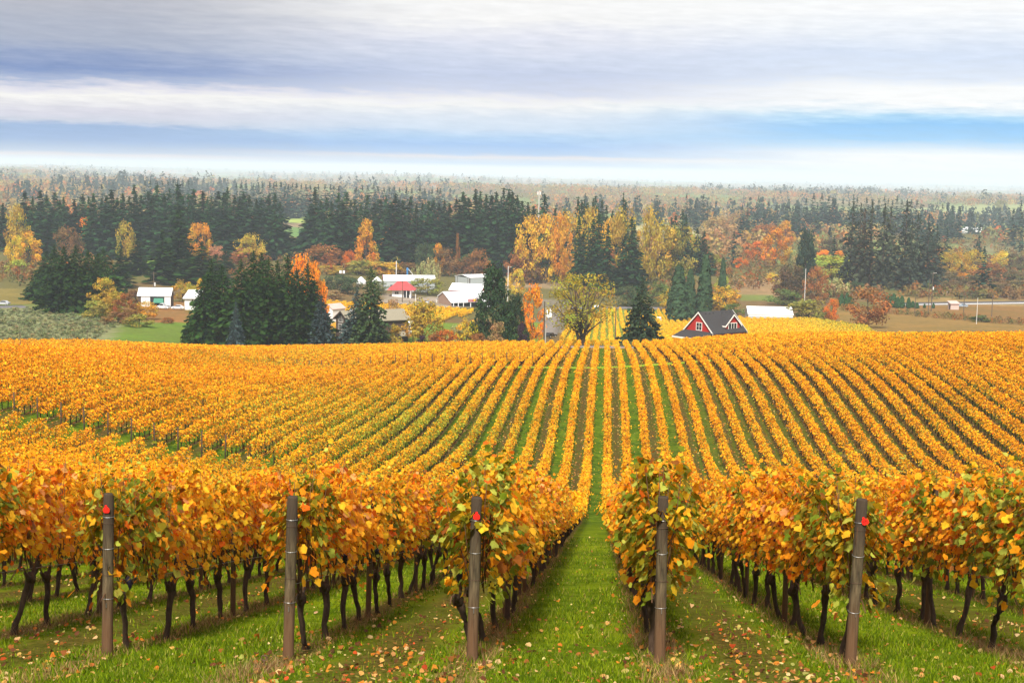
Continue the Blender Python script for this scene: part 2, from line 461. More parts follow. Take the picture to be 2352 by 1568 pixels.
paint([(1460, 515), (1620, 520), (1620, 545), (1460, 530)], (0.42, 0.38, 0.20))
paint([(2090, 480), (2352, 470), (2400, 492), (2110, 492)], (0.30, 0.34, 0.14))
paint([(2200, 560), (2400, 556), (2400, 590), (2230, 580)], (0.20, 0.19, 0.10))
# right-hand fields
paint([(1700, 660), (1790, 655), (1800, 690), (1700, 690)], (0.16, 0.20, 0.05))
paint([(1650, 640), (1960, 640), (2000, 690), (1650, 676)], (0.30, 0.19, 0.10))
paint([(1920, 708), (2420, 700), (2420, 765), (2300, 760), (2100, 762), (1920, 760)], (0.255, 0.155, 0.05))
paint([(1930, 707), (2420, 696), (2420, 752), (2200, 735)], (0.235, 0.125, 0.045))
paint([(2050, 678), (2400, 690), (2400, 702), (2050, 702)], (0.30, 0.20, 0.08))
paint([(2180, 640), (2400, 660), (2400, 692), (2100, 676)], (0.25, 0.145, 0.07))
paint([(1150, 640), (1330, 650), (1330, 664), (1150, 662)], (0.33, 0.23, 0.14))
# gravel yard and lawn round the farm buildings
paint([(880, 676), (1130, 690), (1130, 703), (1000, 706), (880, 694)], (0.33, 0.27, 0.22))
paint([(1240, 690), (1330, 690), (1330, 762), (1225, 768)], (0.19, 0.165, 0.13))
paint([(1130, 745), (1250, 740), (1250, 800), (1130, 800)], (0.17, 0.24, 0.03))
paint([(920, 738), (1060, 742), (1090, 790), (900, 790)], (0.14, 0.22, 0.03))
paint([(1300, 712), (1560, 712), (1560, 800), (1290, 800)], (0.17, 0.24, 0.03))
vine = (Y_ > -60) & (Y_ < 337) & (X_ > -260) & (X_ < 170)
GC[vine] = (0.155, 0.275, 0.012)
gme = mesh_np('ground', Vg, [Fg])
ga = gme.attributes.new('gcol', 'FLOAT_COLOR', 'POINT')
ga.data.foreach_set('color', np.concatenate([GC, vine[:, None].astype(float)], 1).astype(np.float32).ravel())
gme.polygons.foreach_set('use_smooth', [True] * len(gme.polygons))
M_ground, t, b = new_mat('ground_cover')
at_ = N(t, 'ShaderNodeAttribute', attribute_name='gcol')
g = N(t, 'ShaderNodeTexCoord'); sp = N(t, 'ShaderNodeSeparateXYZ'); t.links.new(g.outputs['Object'], sp.inputs[0])
def noise_(scale, detail=5, rough=0.6):
    n = N(t, 'ShaderNodeTexNoise', ins={2: scale, 3: detail, 4: rough}); t.links.new(g.outputs['Object'], n.inputs[0]); return n.outputs[0]
def mr(v, a0, a1, b0, b1):
    n = N(t, 'ShaderNodeMapRange', interpolation_type='SMOOTHSTEP', ins={1: a0, 2: a1, 3: b0, 4: b1}); t.links.new(v, n.inputs[0]); return n.outputs[0]
nA, nB, nC = noise_(0.35), noise_(2.3), noise_(14.0, 4)
# vineyard floor: green aisles, every other one worn to soil in the middle, dry weeds under the vines
xs = math_node(t, 'ADD', sp.outputs[0], -ROWX0 + 40 * ROWS + ROWS)
xw = math_node(t, 'ADD', xs, math_node(t, 'MULTIPLY', math_node(t, 'SUBTRACT', nB, 0.5), 0.5))
f1 = math_node(t, 'FRACT', math_node(t, 'DIVIDE', xw, ROWS))
dr = math_node(t, 'MULTIPLY', math_node(t, 'ABSOLUTE', math_node(t, 'SUBTRACT', f1, 0.5)), 2.0)     # 1 under a row, 0 mid-aisle
under = mr(dr, 0.70, 0.92, 0.0, 1.0)
odd = mr(math_node(t, 'FRACT', math_node(t, 'DIVIDE', xs, 2 * ROWS)), 0.495, 0.505, 0.0, 1.0)
midst = mr(dr, 0.15, 0.75, 1.0, 0.0)
yfar = mr(sp.outputs[1], 60, 130, 0.92, 0.95)
worn = math_node(t, 'MULTIPLY', math_node(t, 'MULTIPLY', odd, midst), yfar)
worn = math_node(t, 'MULTIPLY', worn, mr(nA, 0.30, 0.62, 0.55, 1.0))
grass = mixc(t, mr(nA, 0.38, 0.64, 0, 1), (0.06, 0.10, 0.003), (0.15, 0.20, 0.005))
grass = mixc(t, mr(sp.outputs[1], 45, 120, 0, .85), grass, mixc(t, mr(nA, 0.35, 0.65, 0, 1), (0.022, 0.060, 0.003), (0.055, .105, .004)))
grass = mixc(t, mr(nB, 0.4, 0.7, 0, 0.55), grass, (0.20, 0.26, 0.02))
grass = mixc(t, math_node(t, 'MULTIPLY', mr(nC, 0.52, 0.66, 0, 0.6), mr(nB, 0.35, 0.6, 0.3, 1.0)), grass, (0.075, 0.055, 0.02))
soil = mixc(t, mr(nC, 0.35, 0.65, 0, 1), (0.035, 0.022, 0.009), (0.13, 0.085, 0.022))
weeds = mixc(t, mr(nC, 0.35, 0.65, 0, 1), (0.055, 0.05, 0.012), (0.22, 0.13, 0.05))
rightw = math_node(t, 'MULTIPLY', mr(sp.outputs[0], 4, 18, 0, .65), mr(sp.outputs[1], 100, 130, 0, 1))
worn = math_node(t, 'MAXIMUM', worn, math_node(t, 'MULTIPLY', rightw, mr(nB, .3, .6, .3, 1.0)))
v1 = mixc(t, worn, grass, soil)
v2 = mixc(t, math_node(t, 'MULTIPLY', under, 0.85), v1, weeds)
hd = math_node(t, 'MULTIPLY', mr(sp.outputs[1], 229.0, 229.6, 0, 1), mr(sp.outputs[1], 234.0, 234.6, 1, 0))
v2 = mixc(t, hd, v2, (0.20, 0.33, 0.02))
nF = noise_(0.05, 8, 0.65); nG = noise_(0.6, 5)
oth = mixc(t, mr(nF, 0.3, 0.7, 0.0, 0.5), at_.outputs['Color'], (0.11, 0.10, 0.035))
oth = mixc(t, 1.0, oth, ramp(t, nG, [(0.25, (0.72, 0.72, 0.72)), (0.75, (1.2, 1.17, 1.12))]), 'MULTIPLY')
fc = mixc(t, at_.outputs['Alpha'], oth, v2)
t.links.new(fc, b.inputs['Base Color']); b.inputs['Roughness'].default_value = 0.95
b.inputs['Specular IOR Level'].default_value = 0.0
bp = N(t, 'ShaderNodeBump', ins={0: 0.6}); bp.inputs['Distance'].default_value = 0.05
t.links.new(nC, bp.inputs['Height']); t.links.new(bp.outputs[0], b.inputs['Normal'])
tag(link('ground', gme, M_ground), 'rolling vineyard slope of grass and worn soil, running out to a wide farmed valley', 'ground', kind='structure')

def sheet(name, centre, width, mat, lift, step=6.0, label=None, cat=None):
    """a road or path draped over the ground along centre [(X, D), ...]"""
    P = np.array(centre, float); seg = np.linalg.norm(np.diff(P, axis=0), axis=1); s = np.concatenate([[0], np.cumsum(seg)])
    q = np.linspace(0, s[-1], max(2, int(s[-1] / step))); C = np.stack([np.interp(q, s, P[:, 0]), np.interp(q, s, P[:, 1])], 1)
    T = np.gradient(C, axis=0); T = unit(T); Nn = np.stack([-T[:, 1], T[:, 0]], 1)
    L = C + Nn * width / 2; Rr = C - Nn * width / 2
    zl = ground(L[:, 0], L[:, 1]) ; zr = ground(Rr[:, 0], Rr[:, 1]); z = np.maximum(zl, zr) + lift
    V = np.concatenate([np.column_stack([L, z]), np.column_stack([Rr, z]), np.column_stack([L, z - lift - 0.5]), np.column_stack([Rr, z - lift - 0.5])]); n = len(C)
    i = np.arange(n - 1)
    Fq = np.concatenate([np.stack([n + i, n + i + 1, i + 1, i], 1), np.stack([i, i + 1, 2 * n + i + 1, 2 * n + i], 1), np.stack([3 * n + i, 3 * n + i + 1, n + i + 1, n + i], 1)])
    o = link(name, mesh_np(name, V, [Fq]), mat)
    return tag(o, label, cat, kind='structure')

# ------------------------------------------------------------------ grapevines
def vine_leaves(pal, n, seed, size=0.125, outline=LEAF, top=2.12, low=0.78):
    rg = np.random.default_rng(seed)
    parts = []
    l = rg.uniform(-0.80, 0.80, n)
    lowl = low + 0.46 * vnoise(l * 2.6 + seed, np.zeros(n), 3) - 0.08
    topl = top + .05 - 0.36 * vnoise(l * 2.0 + seed * 3, np.ones(n), 4)
    hh = rg.beta(1.5, 1.0, n)
    z = lowl + (topl - lowl) * hh
    side = rg.choice([-1, 1], n)
    wid = 0.20 + 0.10 * vnoise(l * 3 + seed, z * 2.5, 5) - 0.10 * np.abs(hh - 0.45)
    x = side * np.abs(rg.normal(wid, 0.085, n)); x = np.where(hh > .8, rg.uniform(-1.2, 1.2, n) * wid, x)
    C = np.stack([x, l, z], 1)
    Nn = np.stack([side * 1.0, rg.normal(0, 0.55, n), 0.45 + 0.5 * hh + rg.normal(0, 0.35, n)], 1)
    c = pick(pal, n, rg)
    s = size * rg.uniform(0.5, 1.3, n)
    V, f = leaf_geo(C, Nn, s, outline, rg, roll=0.9, fold=0.38)
    gap = vnoise(l * 3.1 + seed * 1.7, z * 3.4, 6) > .26                 # open places where canes and shade show through
    f_ = np.repeat(gap, len(outline)); V = V[f_]; f = np.arange(gap.sum() * len(outline)).reshape(-1, len(outline)); c = c[gap]
    parts.append((V, f, c))
    # a few shoots sticking out of the top and hanging off the sides
    for k in range(9):
        l0 = rg.uniform(-0.68, 0.68); m = rg.integers(4, 8); up = rg.random() < 0.7
        tt = np.linspace(0, 1, m)
        lean = rg.normal(0, 0.22, 2)
        if up: P = np.stack([lean[0] * tt, l0 + lean[1] * tt, 2.0 + rg.uniform(0.15, 0.36) * tt], 1)
        else:
            sd_ = rg.choice([-1, 1]); P = np.stack([sd_ * (0.25 + 0.25 * tt), l0 + lean[1] * tt, rg.uniform(1.1, 1.9) - 0.25 * tt ** 2], 1)
        P += rg.normal(0, 0.025, P.shape)
        V, f = leaf_geo(P, rg.normal(0, 0.5, P.shape) + [0, 0, 0.8], size * rg.uniform(0.45, 0.85, m), outline, rg, roll=1.2)
        parts.append((V, f, pick(pal + [(14, PALEG)], m, rg)))
    return join(parts)

def vine_trunk(seed):
    rg = np.random.default_rng(seed); m = MB()
    n = 8; h = np.linspace(-0.12, 0.68, n); lx = np.cumsum(rg.normal(rg.normal(0, .012), 0.014, n)); ly = np.cumsum(rg.normal(rg.normal(0, .024), 0.022, n))
    r = 0.030 + 0.012 * rg.random(n); r[0] += 0.02; r[1] += 0.012; r[-2] += 0.008; r[-1] += 0.014
    m.tube([(lx[i], ly[i], h[i]) for i in range(n)], r, 9)
    top = np.array([lx[-1], ly[-1], 0.66])
    m.tube([top + (0, 0, -.04), top + (0.01, 0, .03), top + (0.01, 0.01, .09)], [0.055, 0.068, 0.03], 8)
    for s in (-1, 1):
        m.tube([top, top + (0.01, s * 0.10, .05), top + (0, s * 0.17, 0.12)], [0.04, 0.03, 0.02], 7)
    return m, top
def vine_canes(seed, top):
    rg = np.random.default_rng(seed + 50); m = MB()
    for s in (-1, 1):            # two canes bent down to the fruiting wire
        m.tube([top + (0, s * .1, .08), top + (.01, s * .25, .21), top + (0, s * .45, .24), top + (0, s * .66, .17)], [.011, .010, .008, .006], 5)
    for k in range(13):
        l = rg.uniform(-0.66, 0.66); x0 = rg.normal(0, .03)
        a = np.array([x0, l, 0.84 + rg.normal(0, .04)]); b = rg.normal(0, .10, 2); e = rg.uniform(1.7, 2.2)
        m.tube([a, a + (b[0] * .4, b[1] * .3, (e - .85) * .35), a + (b[0], b[1], (e - .85) * .7), a + (b[0] * 1.3, b[1] * 1.6, e - .85)], [.0065, .006, .0045, .003], 4)
    return m
def grape_bunch(seed):
    rg = np.random.default_rng(seed + 90); m = MB(); c = np.array([rg.choice([-1, 1]) * 0.2, rg.uniform(-.5, .5), rg.uniform(.95, 1.25)])
    zs = np.linspace(0, -0.15, 9)
    m.tube([c + (rg.normal(0, .004), rg.normal(0, .004), z) for z in zs], [.006, .030, .042, .036, .041, .031, .034, .020, .008], 9)
    m.v = [tuple(np.array(p) + rg.normal(0, .004, 3)) for p in m.v]
    return m
VAR = []
kinds = ['orange'] * 6 + ['golden'] * 4 + ['olive'] * 3 + ['green'] * 4
for i, kd in enumerate(kinds):
    V, FA, CA = vine_leaves(PALS[kd], 900 if kd != 'green' else 860, 100 + i, 0.088 if kd != 'green' else 0.098, low=0.76 if kd != 'green' else 0.62)
    fm = mesh_np('leaves', V, FA, CA); fm.materials.append(M_vine)
    tm, top = vine_trunk(200 + i)
    VAR.append((kd, fm, tm.mesh('trunk', M_vbark, True), vine_canes(i, top).mesh('canes', M_cane, True), grape_bunch(i).mesh('grape_bunch', M_grape, True)))
byk = {k: [v for v in VAR if v[0] == k] for k in set(kinds)}

def project(P):
    q = (np.asarray(P, float) - CAM) @ MCn
    return np.stack([1176 + F * q[..., 0] / -q[..., 2], 784 - F * q[..., 1] / -q[..., 2]], -1)

def rowx(k): return ROWX0 + (k - 5) * ROWS            # row numbers: 4 and 5 flank the grassy aisle
ORD = ['', 'first', 'second', 'third', 'fourth', 'fifth', 'sixth', 'seventh', 'eighth', 'ninth', 'tenth', 'eleventh', 'twelfth', 'thirteenth', 'fourteenth', 'fifteenth',
       'sixteenth', 'seventeenth', 'eighteenth', 'nineteenth']
TENS = ['', '', 'twent', 'thirt', 'fort', 'fift', 'sixt', 'sevent', 'eight', 'ninet']
def ordw(n):
    if n < 20: return ORD[n]
    if n >= 100: return 'one hundred ' + (ordw(n - 100) if n > 100 else '') if n > 100 else 'hundredth'
    return TENS[n // 10] + ('ieth' if n % 10 == 0 else 'y-' + ORD[n % 10])
def rowname(k):
    if k == 4: return 'row just left of grassy aisle'
    if k == 5: return 'row just right of grassy aisle'
    return '%s row left of grassy aisle' % ordw(5 - k) if k < 4 else '%s row right of grassy aisle' % ordw(k - 4)

VS = 1.36; YEND = 15.3; PS = 5.44
# every vine standing in the three blocks of the slope: (row, index, X, Y)
def canopy_seen(X, Y, z, margin=120):
    p = project(np.stack([X, Y, z + 1.5], -1))
    return (p[:, 0] > -margin) & (p[:, 0] < 2352 + margin) & (p[:, 1] < 1568 + 250)
allv = []
for k in range(-75, 72):
    X = rowx(k)
    for y0, y1, blk in ((YEND + 0.78, 116.0, 0), (120.6, 229.0, 1), (235.0, 326.0, 2)):
        if blk == 0: y1 = 121.2 if k > -9 else 115.6
        ys = np.arange(y0, y1, VS)
        if blk == 2:
            edge = 326 if k > -30 else 326 - (-30 - k) * 1.0
            ys = ys[ys < edge]
        for j, y in enumerate(ys): allv.append((k, j, X, y, blk))
allv = np.array(allv)
vz = ground(allv[:, 2], allv[:, 3])
jit = np.random.default_rng(5)
allv[:, 3] += jit.normal(0, 0.07, len(allv)); allv[:, 2] += jit.normal(0, 0.02, len(allv))
seen = canopy_seen(allv[:, 2], allv[:, 3], vz)
allv = allv[seen]; vz = vz[seen]
order = np.argsort(allv[:, 3] + 0.25 * np.abs(allv[:, 2]))
near_i = order[:300]; far_i = order[300:]
seenrow = {}
for i in near_i:
    k, j, X, y, blk = allv[i]; k = int(k); j = int(j)
    rg = np.random.default_rng(1000 + int(i) % 100000 + k * 7)
    u = rg.random()
    if j == 0: kd = 'green' if k != 3 else 'olive'
    elif j == 1: kd = rg.choice(['olive', 'orange', 'green'], p=[.45, .3, .25])
    elif k == 5 and j < 4: kd = rg.choice(['golden', 'olive'])
    else: kd = 'orange' if u < .56 else 'golden' if u < .86 else 'olive' if u < .97 else 'green'
    if k >= 6 and j in (2, 3) and rg.random() < .4: kd = 'olive'
    vs = byk[kd]; v = vs[rg.integers(len(vs))]
    word = {'orange': 'orange', 'golden': 'golden yellow', 'green': 'greenish', 'olive': 'olive-orange'}[kd]
    o = thing('grapevine', '%s grapevine, %s from near end, %s' % (word, ordw(j + 1), rowname(k)), 'grapevine', (X, y, vz[i]), rg.choice([0, math.pi]) + rg.normal(0, .03), 'grapevines in the near rows')
    o.scale = (rg.uniform(.95, 1.12), 1.03 if j == 0 else 1.0, rg.uniform(0.97, 1.05))
    link('trunk', v[2], None, o); link('canes', v[3], None, o); link('leaves', v[1], None, o)
    if rg.random() < 0.5: link('grape_bunch', v[4], None, o)

# all the other vines, too many to be single objects
def far_vines(X, Y, Z, nl, size, pal_fn, seed, top=2.1, low=0.72, halfw=0.2, jitl=0.72, trunk=True):
    rg = np.random.default_rng(seed); n = len(X)
    C0 = np.repeat(np.stack([X, Y, Z], 1), nl, 0); m = n * nl
    hh = rg.beta(1.3, 1.0, m); side = rg.choice([-1, 1], m)
    l = rg.uniform(-jitl, jitl, m)
    wob = vnoise(C0[:, 0] * 3 + 9, (C0[:, 1] + l) * 1.1, 21)
    tp = top - 0.45 * wob
    w = (halfw + 0.12 * vnoise(C0[:, 0] * 2, (C0[:, 1] + l) * 1.4, 22)) * (1.15 - 0.5 * np.abs(hh - .4))
    xo = side * np.abs(rg.normal(w, 0.09, m)); xo = np.where(hh > .72, rg.uniform(-1.25, 1.25, m) * w, xo)
    off = np.stack([xo, l, low + (tp - low) * hh], 1)
    out = rg.random(m) < 0.03                       # stray shoots
    off[out, 0] *= 1.9; 
    Nn = np.stack([side, rg.normal(0, .6, m), .5 + .6 * hh + rg.normal(0, .35, m)], 1)
    V, f = leaf_geo(C0 + off, Nn, size * rg.uniform(.65, 1.25, m), DIAM, rg, roll=0.9, fold=.2)
    c = pal_fn(C0[:, 0], C0[:, 1] + l, hh, rg)
    parts = [(V, f, c)]
    if trunk:
        a = rg.uniform(0, 3.14, n); r = 0.05
        P = np.stack([X, Y, Z], 1)
        for da in (0, 1.57):
            dx = np.stack([np.cos(a + da) * r, np.sin(a + da) * r, np.zeros(n)], 1)
            up = np.stack([rg.normal(0, .04, n), rg.normal(0, .07, n), np.full(n, 0.85)], 1)
            V = np.stack([P - dx - [0, 0, .1], P + dx - [0, 0, .1], P + dx * .8 + up, P - dx * .8 + up], 1).reshape(-1, 3)
            parts.append((V, np.arange(n * 4).reshape(n, 4), np.tile(np.array([[0.03, .02, .013]]), (n, 1)) * rg.uniform(.7, 1.4, (n, 1))))
    return parts
FO = np.array((0.86, 0.335, 0.010)); FY = np.array((0.90, 0.47, 0.018)); FR = np.array((0.74, 0.20, 0.012)); FG = np.array((0.36, 0.36, 0.035)); FB = np.array((0.33, 0.12, 0.018))
def slope_pal(x, y, hh, rg):
    n = len(x)
    c = np.where((rg.random(n) < 0.42)[:, None], FY, FO)
    left = np.clip((-x - 25) / 40, 0, 1)                     # redder towards the left
    c = np.where((rg.random(n) < 0.03 + 0.17 * left)[:, None], FR, c)
    c = np.where((rg.random(n) < 0.035 + .03 * left)[:, None], FB, c)
    yel = np.clip((y - 232) / 20, 0, 1) * 0.35
    c = np.where((rg.random(n) < yel)[:, None], FY, c)
    g1 = np.exp(-((x + 21) / 14) ** 2 - ((y - 150) / 34) ** 2) * 0.75 + np.exp(-((x + 55) / 14) ** 2 - ((y - 226) / 14) ** 2) * 0.5
    g1 += 0.16 * (vnoise(x / 9, y / 14, 31) > .6) * (np.abs(x) < 60) + 0.03
    c = np.where((rg.random(n) < g1 * (1.1 - .4 * hh))[:, None], FG, c)
    c = c * (1 + rg.normal(0, .08, (n, 1))) * (.80 + .34 * vnoise(x / 4.2 + 50, y / 7, 33) ** .8 + .08 * vnoise(x / 1.1, y / 1.6, 34))[:, None]
    return np.clip(c, .003, .95)
far_i = far_i[np.random.default_rng(8).random(len(far_i)) > .022]        # here and there a vine is missing
fv = allv[far_i]; fz = vz[far_i]
parts = []
for lo, hi, nl, size in ((0, 60, 220, .145), (60, 119.9, 150, .16), (119.9, 180, 115, .185), (180, 232, 85, .21), (232, 400, 52, .26)):
    s = (fv[:, 3] >= lo) & (fv[:, 3] < hi)
    parts += far_vines(fv[s, 2], fv[s, 3], fz[s], nl, size, slope_pal, int(lo) + 1)
V, FA, CA = join(parts)
tag(link('distant_grapevines', mesh_np('distant_grapevines', V, FA, CA), M_far), 'rows of orange and golden grapevines filling the vineyard bowl beyond the near rows', 'grapevines', kind='stuff')
print('far vines', len(fv), 'faces', sum(len(f) for f in FA))

# ------------------------------------------------------------------ trellis posts and wires
M_post = plain('weathered_post', (0.098, 0.072, 0.038), 0.95, 0.42, 7.0, stretch=(6, 6, 0.7), bump=0.5)
t = M_post.node_tree; b = t.nodes['Principled BSDF']
g = N(t, 'ShaderNodeTexCoord'); sp = N(t, 'ShaderNodeSeparateXYZ'); t.links.new(g.outputs['Object'], sp.inputs[0])
mrn = N(t, 'ShaderNodeMapRange', interpolation_type='SMOOTHSTEP', ins={1: 0.25, 2: 0.95, 3: 0.75, 4: 0.0}); t.links.new(sp.outputs[2], mrn.inputs[0])
mtop = N(t, 'ShaderNodeMapRange', interpolation_type='SMOOTHSTEP', ins={1: 1.1, 2: 1.65, 3: 0.0, 4: 0.85}); t.links.new(sp.outputs[2], mtop.inputs[0])
old = b.inputs['Base Color'].links[0].from_socket
c1 = mixc(t, mrn.outputs[0], old, (0.13, 0.062, 0.028))        # soil-stained foot
c2 = mixc(t, mtop.outputs[0], c1, (0.045, 0.03, 0.02))         # dark weathered top
t.links.new(c2, b.inputs['Base Color'])
M_stake = plain('dark_stake', (0.07, 0.045, 0.03), 0.9, 0.3, 8.0, stretch=(5, 5, 0.6), bump=0.4)

def post_mesh(r, h, seed, n=14):
    rg = np.random.default_rng(seed); m = MB()
    zs = [-0.2, 0.0, 0.3, 0.7, 1.1, 1.5, h - 0.015, h]
    m.tube([(0, 0, z) for z in zs], [r * 1.04, r * 1.03, r * 1.0, r * .99, r * .98, r * .97, r * .95, r * .86], n)
    m.v = [(x * (1 + rg.normal(0, .02)), y * (1 + rg.normal(0, .02)), z) for x, y, z in m.v]
    return m
EP = {2: ('under dark olive leaves near the left edge', 'tag'), 3: ('with a dark top, second from left', None), 4: ('just left of the grassy aisle', 'tag'),
      5: ('just right of the grassy aisle, wrapped in pale green leaves', None), 6: ('beside bright green leaves right of the aisle', 'tag'), 7: ('cut by the right edge', None)}
for k, (lab, tg) in EP.items():
    X = rowx(k); Y = YEND; z = gz(X, Y)
    p = thing('end_post', 'wooden row-end post ' + ('with red tag, ' if tg else '') + lab, 'post', (X, Y, z), group='end posts of the near rows')
    p.rotation_euler = (R(-1.0), R({2: 1.0, 3: 1.3, 4: 0.6, 5: -0.5, 6: 1.5, 7: 2.0}.get(k, 0)), 0)
    post_mesh(0.062, 1.86, k).build('wooden_post', M_post, p, True)
    for hz_ in (0.62 if k > 3 else .66, 0.93, 1.24, 1.52, 1.6):
        m = MB(); a = np.linspace(0, 2 * math.pi, 19)
        tl = random.uniform(-.012, .012)
        m.tube([(0.0640 * math.cos(q), 0.0640 * math.sin(q), hz_ + tl * math.sin(q)) for q in a], 0.0035, 5, cap=False)
        m.build('wire_band', M_rust if hz_ in (.93, 1.52) else M_wire, p)
    m = MB(); sx_ = {2: -1, 3: -1}.get(k, 1)
    gpt = np.array([-.09 if k in (2, 3) else .02, -0.75 if k in (2, 3) else -.16, 0.02])
    m.tube([(0.04 * sx_, -.055, 1.5), (0.0, -.073, 1.24), (-0.02 * sx_, -.085, 0.9), tuple(gpt * (1, .7, 1) + (0, 0, .28)), tuple(gpt)], 0.0016, 5)
    m.build('guy_wire', M_rust, p)
    m = MB(); m.box(0.004, 0.012, -.074, -.066, 0.57, 0.62); m.build('staple', M_wire, p)
    if tg:
        m = MB(); w = 0.037
        rot = {2: 0.1, 4: 0.0, 6: 0.5}[k]; cx, cz = {2: (0.0, 1.69), 4: (0.01, 1.66), 6: (0.035, 1.63)}[k]
        ring = [(-.6, -.9), (.6, -.95), (1.0, -.55), (1.0, .35), (.35, 1.0), (.3, 1.5), (-.3, 1.5), (-.35, 1.0), (-1.0, .4), (-1.0, -.5)]
        cs, sn = math.cos(rot), math.sin(rot)
        m.prism([(cx + w * (a_ * cs - b_ * sn), -.079, cz + w * (a_ * sn + b_ * cs)) for a_, b_ in ring], (0, .003, 0))
        tgo = m.build('tag', M_redtag, p)
        if k == 6:                       # handwritten 46 (hard to read)
            m = MB()
            segs = [[(-.62, .55), (-.62, .1), (-.2, .15)], [(-.28, .6), (-.25, -.15)], [(.35, .55), (.12, .2), (.15, -.1), (.42, -.1), (.45, .18), (.15, .15)]]
            for sg in segs: m.tube([(cx + w * (a_ * cs - b_ * sn), -.0795, cz + w * (a_ * sn + b_ * cs)) for a_, b_ in sg], 0.0022, 4)
            m.build('number', M_ink, tgo)
# a ground anchor with an eye stands before one post
m = MB(); a = np.linspace(0, 2 * math.pi, 13)
m.tube([(0, 0, -.1), (0, 0, .08)], 0.011, 6); m.tube([(0.03 * math.cos(q), 0, .11 + .03 * math.sin(q)) for q in a], 0.009, 6, cap=False)
ax, ay = rowx(3) - .09, YEND - .75
o = m.build('ground_anchor', M_rust); o.location = (ax, ay, gz(ax, ay))
tag(o, 'rusty screw anchor with an eye in the grass before the second post', 'anchor')

posts = []
for k in range(-75, 72):
    X = rowx(k)
    for y0, y1, blk in ((YEND + PS, 115, 0), (120.3, 229.5, 1), (234.4, 326.0, 2)):
        for j, y in enumerate(np.arange(y0, y1, PS)):
            posts.append((k, j, X, y, blk, 1 if (blk > 0 and j == 0) else 0))
posts = np.array(posts); pz = ground(posts[:, 2], posts[:, 3])
sn_ = canopy_seen(posts[:, 2], posts[:, 3], pz); posts = posts[sn_]; pz = pz[sn_]
head1 = (posts[:, 4] == 1) & (posts[:, 5] == 1) & (posts[:, 0] < -10) & (posts[:, 0] > -28)
head2 = (posts[:, 4] == 2) & (posts[:, 5] == 1) & (posts[:, 0] < 3) & (posts[:, 0] > -22)
near_p = (posts[:, 3] < 62)
spm = [post_mesh(0.042, 2.02, 40 + i, 10).mesh('stake', M_post, True) for i in range(3)]
hpm = MB().tube([(0, 0, -.2), (0, 0, 1.0), (0, 0, 2.35)], [.07, .065, .06], 8).mesh('headland_post', M_stake, True)
def far_row(k): return 'row %s %s of the aisle' % (ordw(abs(5 - k) if k < 5 else k - 4), 'left' if k < 5 else 'right')
for i in np.where(near_p | head1 | head2)[0]:
    k, j, X, y, blk, hd_ = posts[i]; k = int(k); j = int(j)
    if near_p[i]:
        o = link('trellis_post', spm[i % 3]); o.location = (X, y, pz[i]); o.rotation_euler = (random.uniform(-.03, .03), random.uniform(-.03, .03), i)
        tag(o, 'slim brown trellis post, %s after end post, %s' % (ordw(j + 1), rowname(k)), 'post', 'trellis posts between the vines')
    else:
        o = link('trellis_post', hpm); o.location = (X, y - .5, pz[i]); o.rotation_euler = (random.uniform(-.03, .03), random.uniform(-.03, .03), 0)
        tag(o, 'dark headland post %s, %s' % ('at left slope gap' if head1[i] else 'at grass strip', far_row(k)), 'post', 'dark posts along the headlands')
rest = ~(near_p | head1 | head2)
P = np.column_stack([posts[rest, 2], posts[rest, 3], pz[rest]]); n = len(P); pp = []
for dx in ((.035, 0, 0), (0, .035, 0)):
    dx = np.array(dx); V = np.stack([P - dx - [0, 0, .1], P + dx - [0, 0, .1], P + dx + [0, 0, 1.72], P - dx + [0, 0, 1.72]], 1).reshape(-1, 3)
    pp.append((V, np.arange(4 * n).reshape(n, 4), np.full((n, 3), (0.06, .04, .028))))
V, FA, CA = join(pp)
tag(link('distant_trellis_posts', mesh_np('distant_trellis_posts', V, FA, CA), M_far), 'dark trellis posts standing among the distant vine rows', 'posts', kind='stuff')
for k in range(0, 10):
    X = rowx(k); o = thing('trellis_wires', 'thin steel trellis wires strung along ' + rowname(k), 'wires', (X, YEND, gz(X, YEND)), group='trellis wires of the near rows')
    ys = np.arange(YEND, YEND + 40, PS / 2)
    for h_ in (0.86, 1.25, 1.62):
        MB().tube([(0.045, y - YEND, gz(X, y) - gz(X, YEND) + h_) for y in ys], .0028, 4).build('wire', M_wire, o)

# ------------------------------------------------------------------ grass, weeds and fallen leaves
rg = np.random.default_rng(31)
def scatter(n, d0, d1, pw=2.0, margin=0.06):
    """points over the visible floor, density falling with distance"""
    u = rg.random(n)
    D = (d0 ** (1 - pw) + u * (d1 ** (1 - pw) - d0 ** (1 - pw))) ** (1 / (1 - pw)) if pw != 1 else d0 * (d1 / d0) ** u
    rl, rr = ray(0, 1400)[0], ray(2352, 1400)[0]
    X = (rl - margin + rg.random(n) * (rr - rl + 2 * margin)) * D
    return X, D
def aisle(X):
    u = (X - ROWX0) / ROWS; fr = u - np.floor(u)
    dr_ = np.abs(fr - .5) * 2                   # 1 under the row
    odd_ = (np.floor(u + 1000).astype(int) % 2) == 0
    return dr_, odd_
X, D = scatter(380000, 11.6, 60, 1.9)
dr_, odd_ = aisle(X)
dens = 0.35 + 0.65 * vnoise(X * .8, D * .8, 41)
dens *= np.where(dr_ > .8, .45, 1) * np.where(odd_ & (dr_ < .5), .10, 1) * np.where(vnoise(X * 3, D * 3, 42) > .3, 1, .35) * np.where(vnoise(X * .45 + 3, D * .35, 44) > .36, 1, .3)
keep = rg.random(len(X)) < dens; X, D = X[keep], D[keep]; n = len(X)
z = ground(X, D); dr_, odd_ = aisle(X)
clump = vnoise(X * 1.4, D * 1.4, 43)
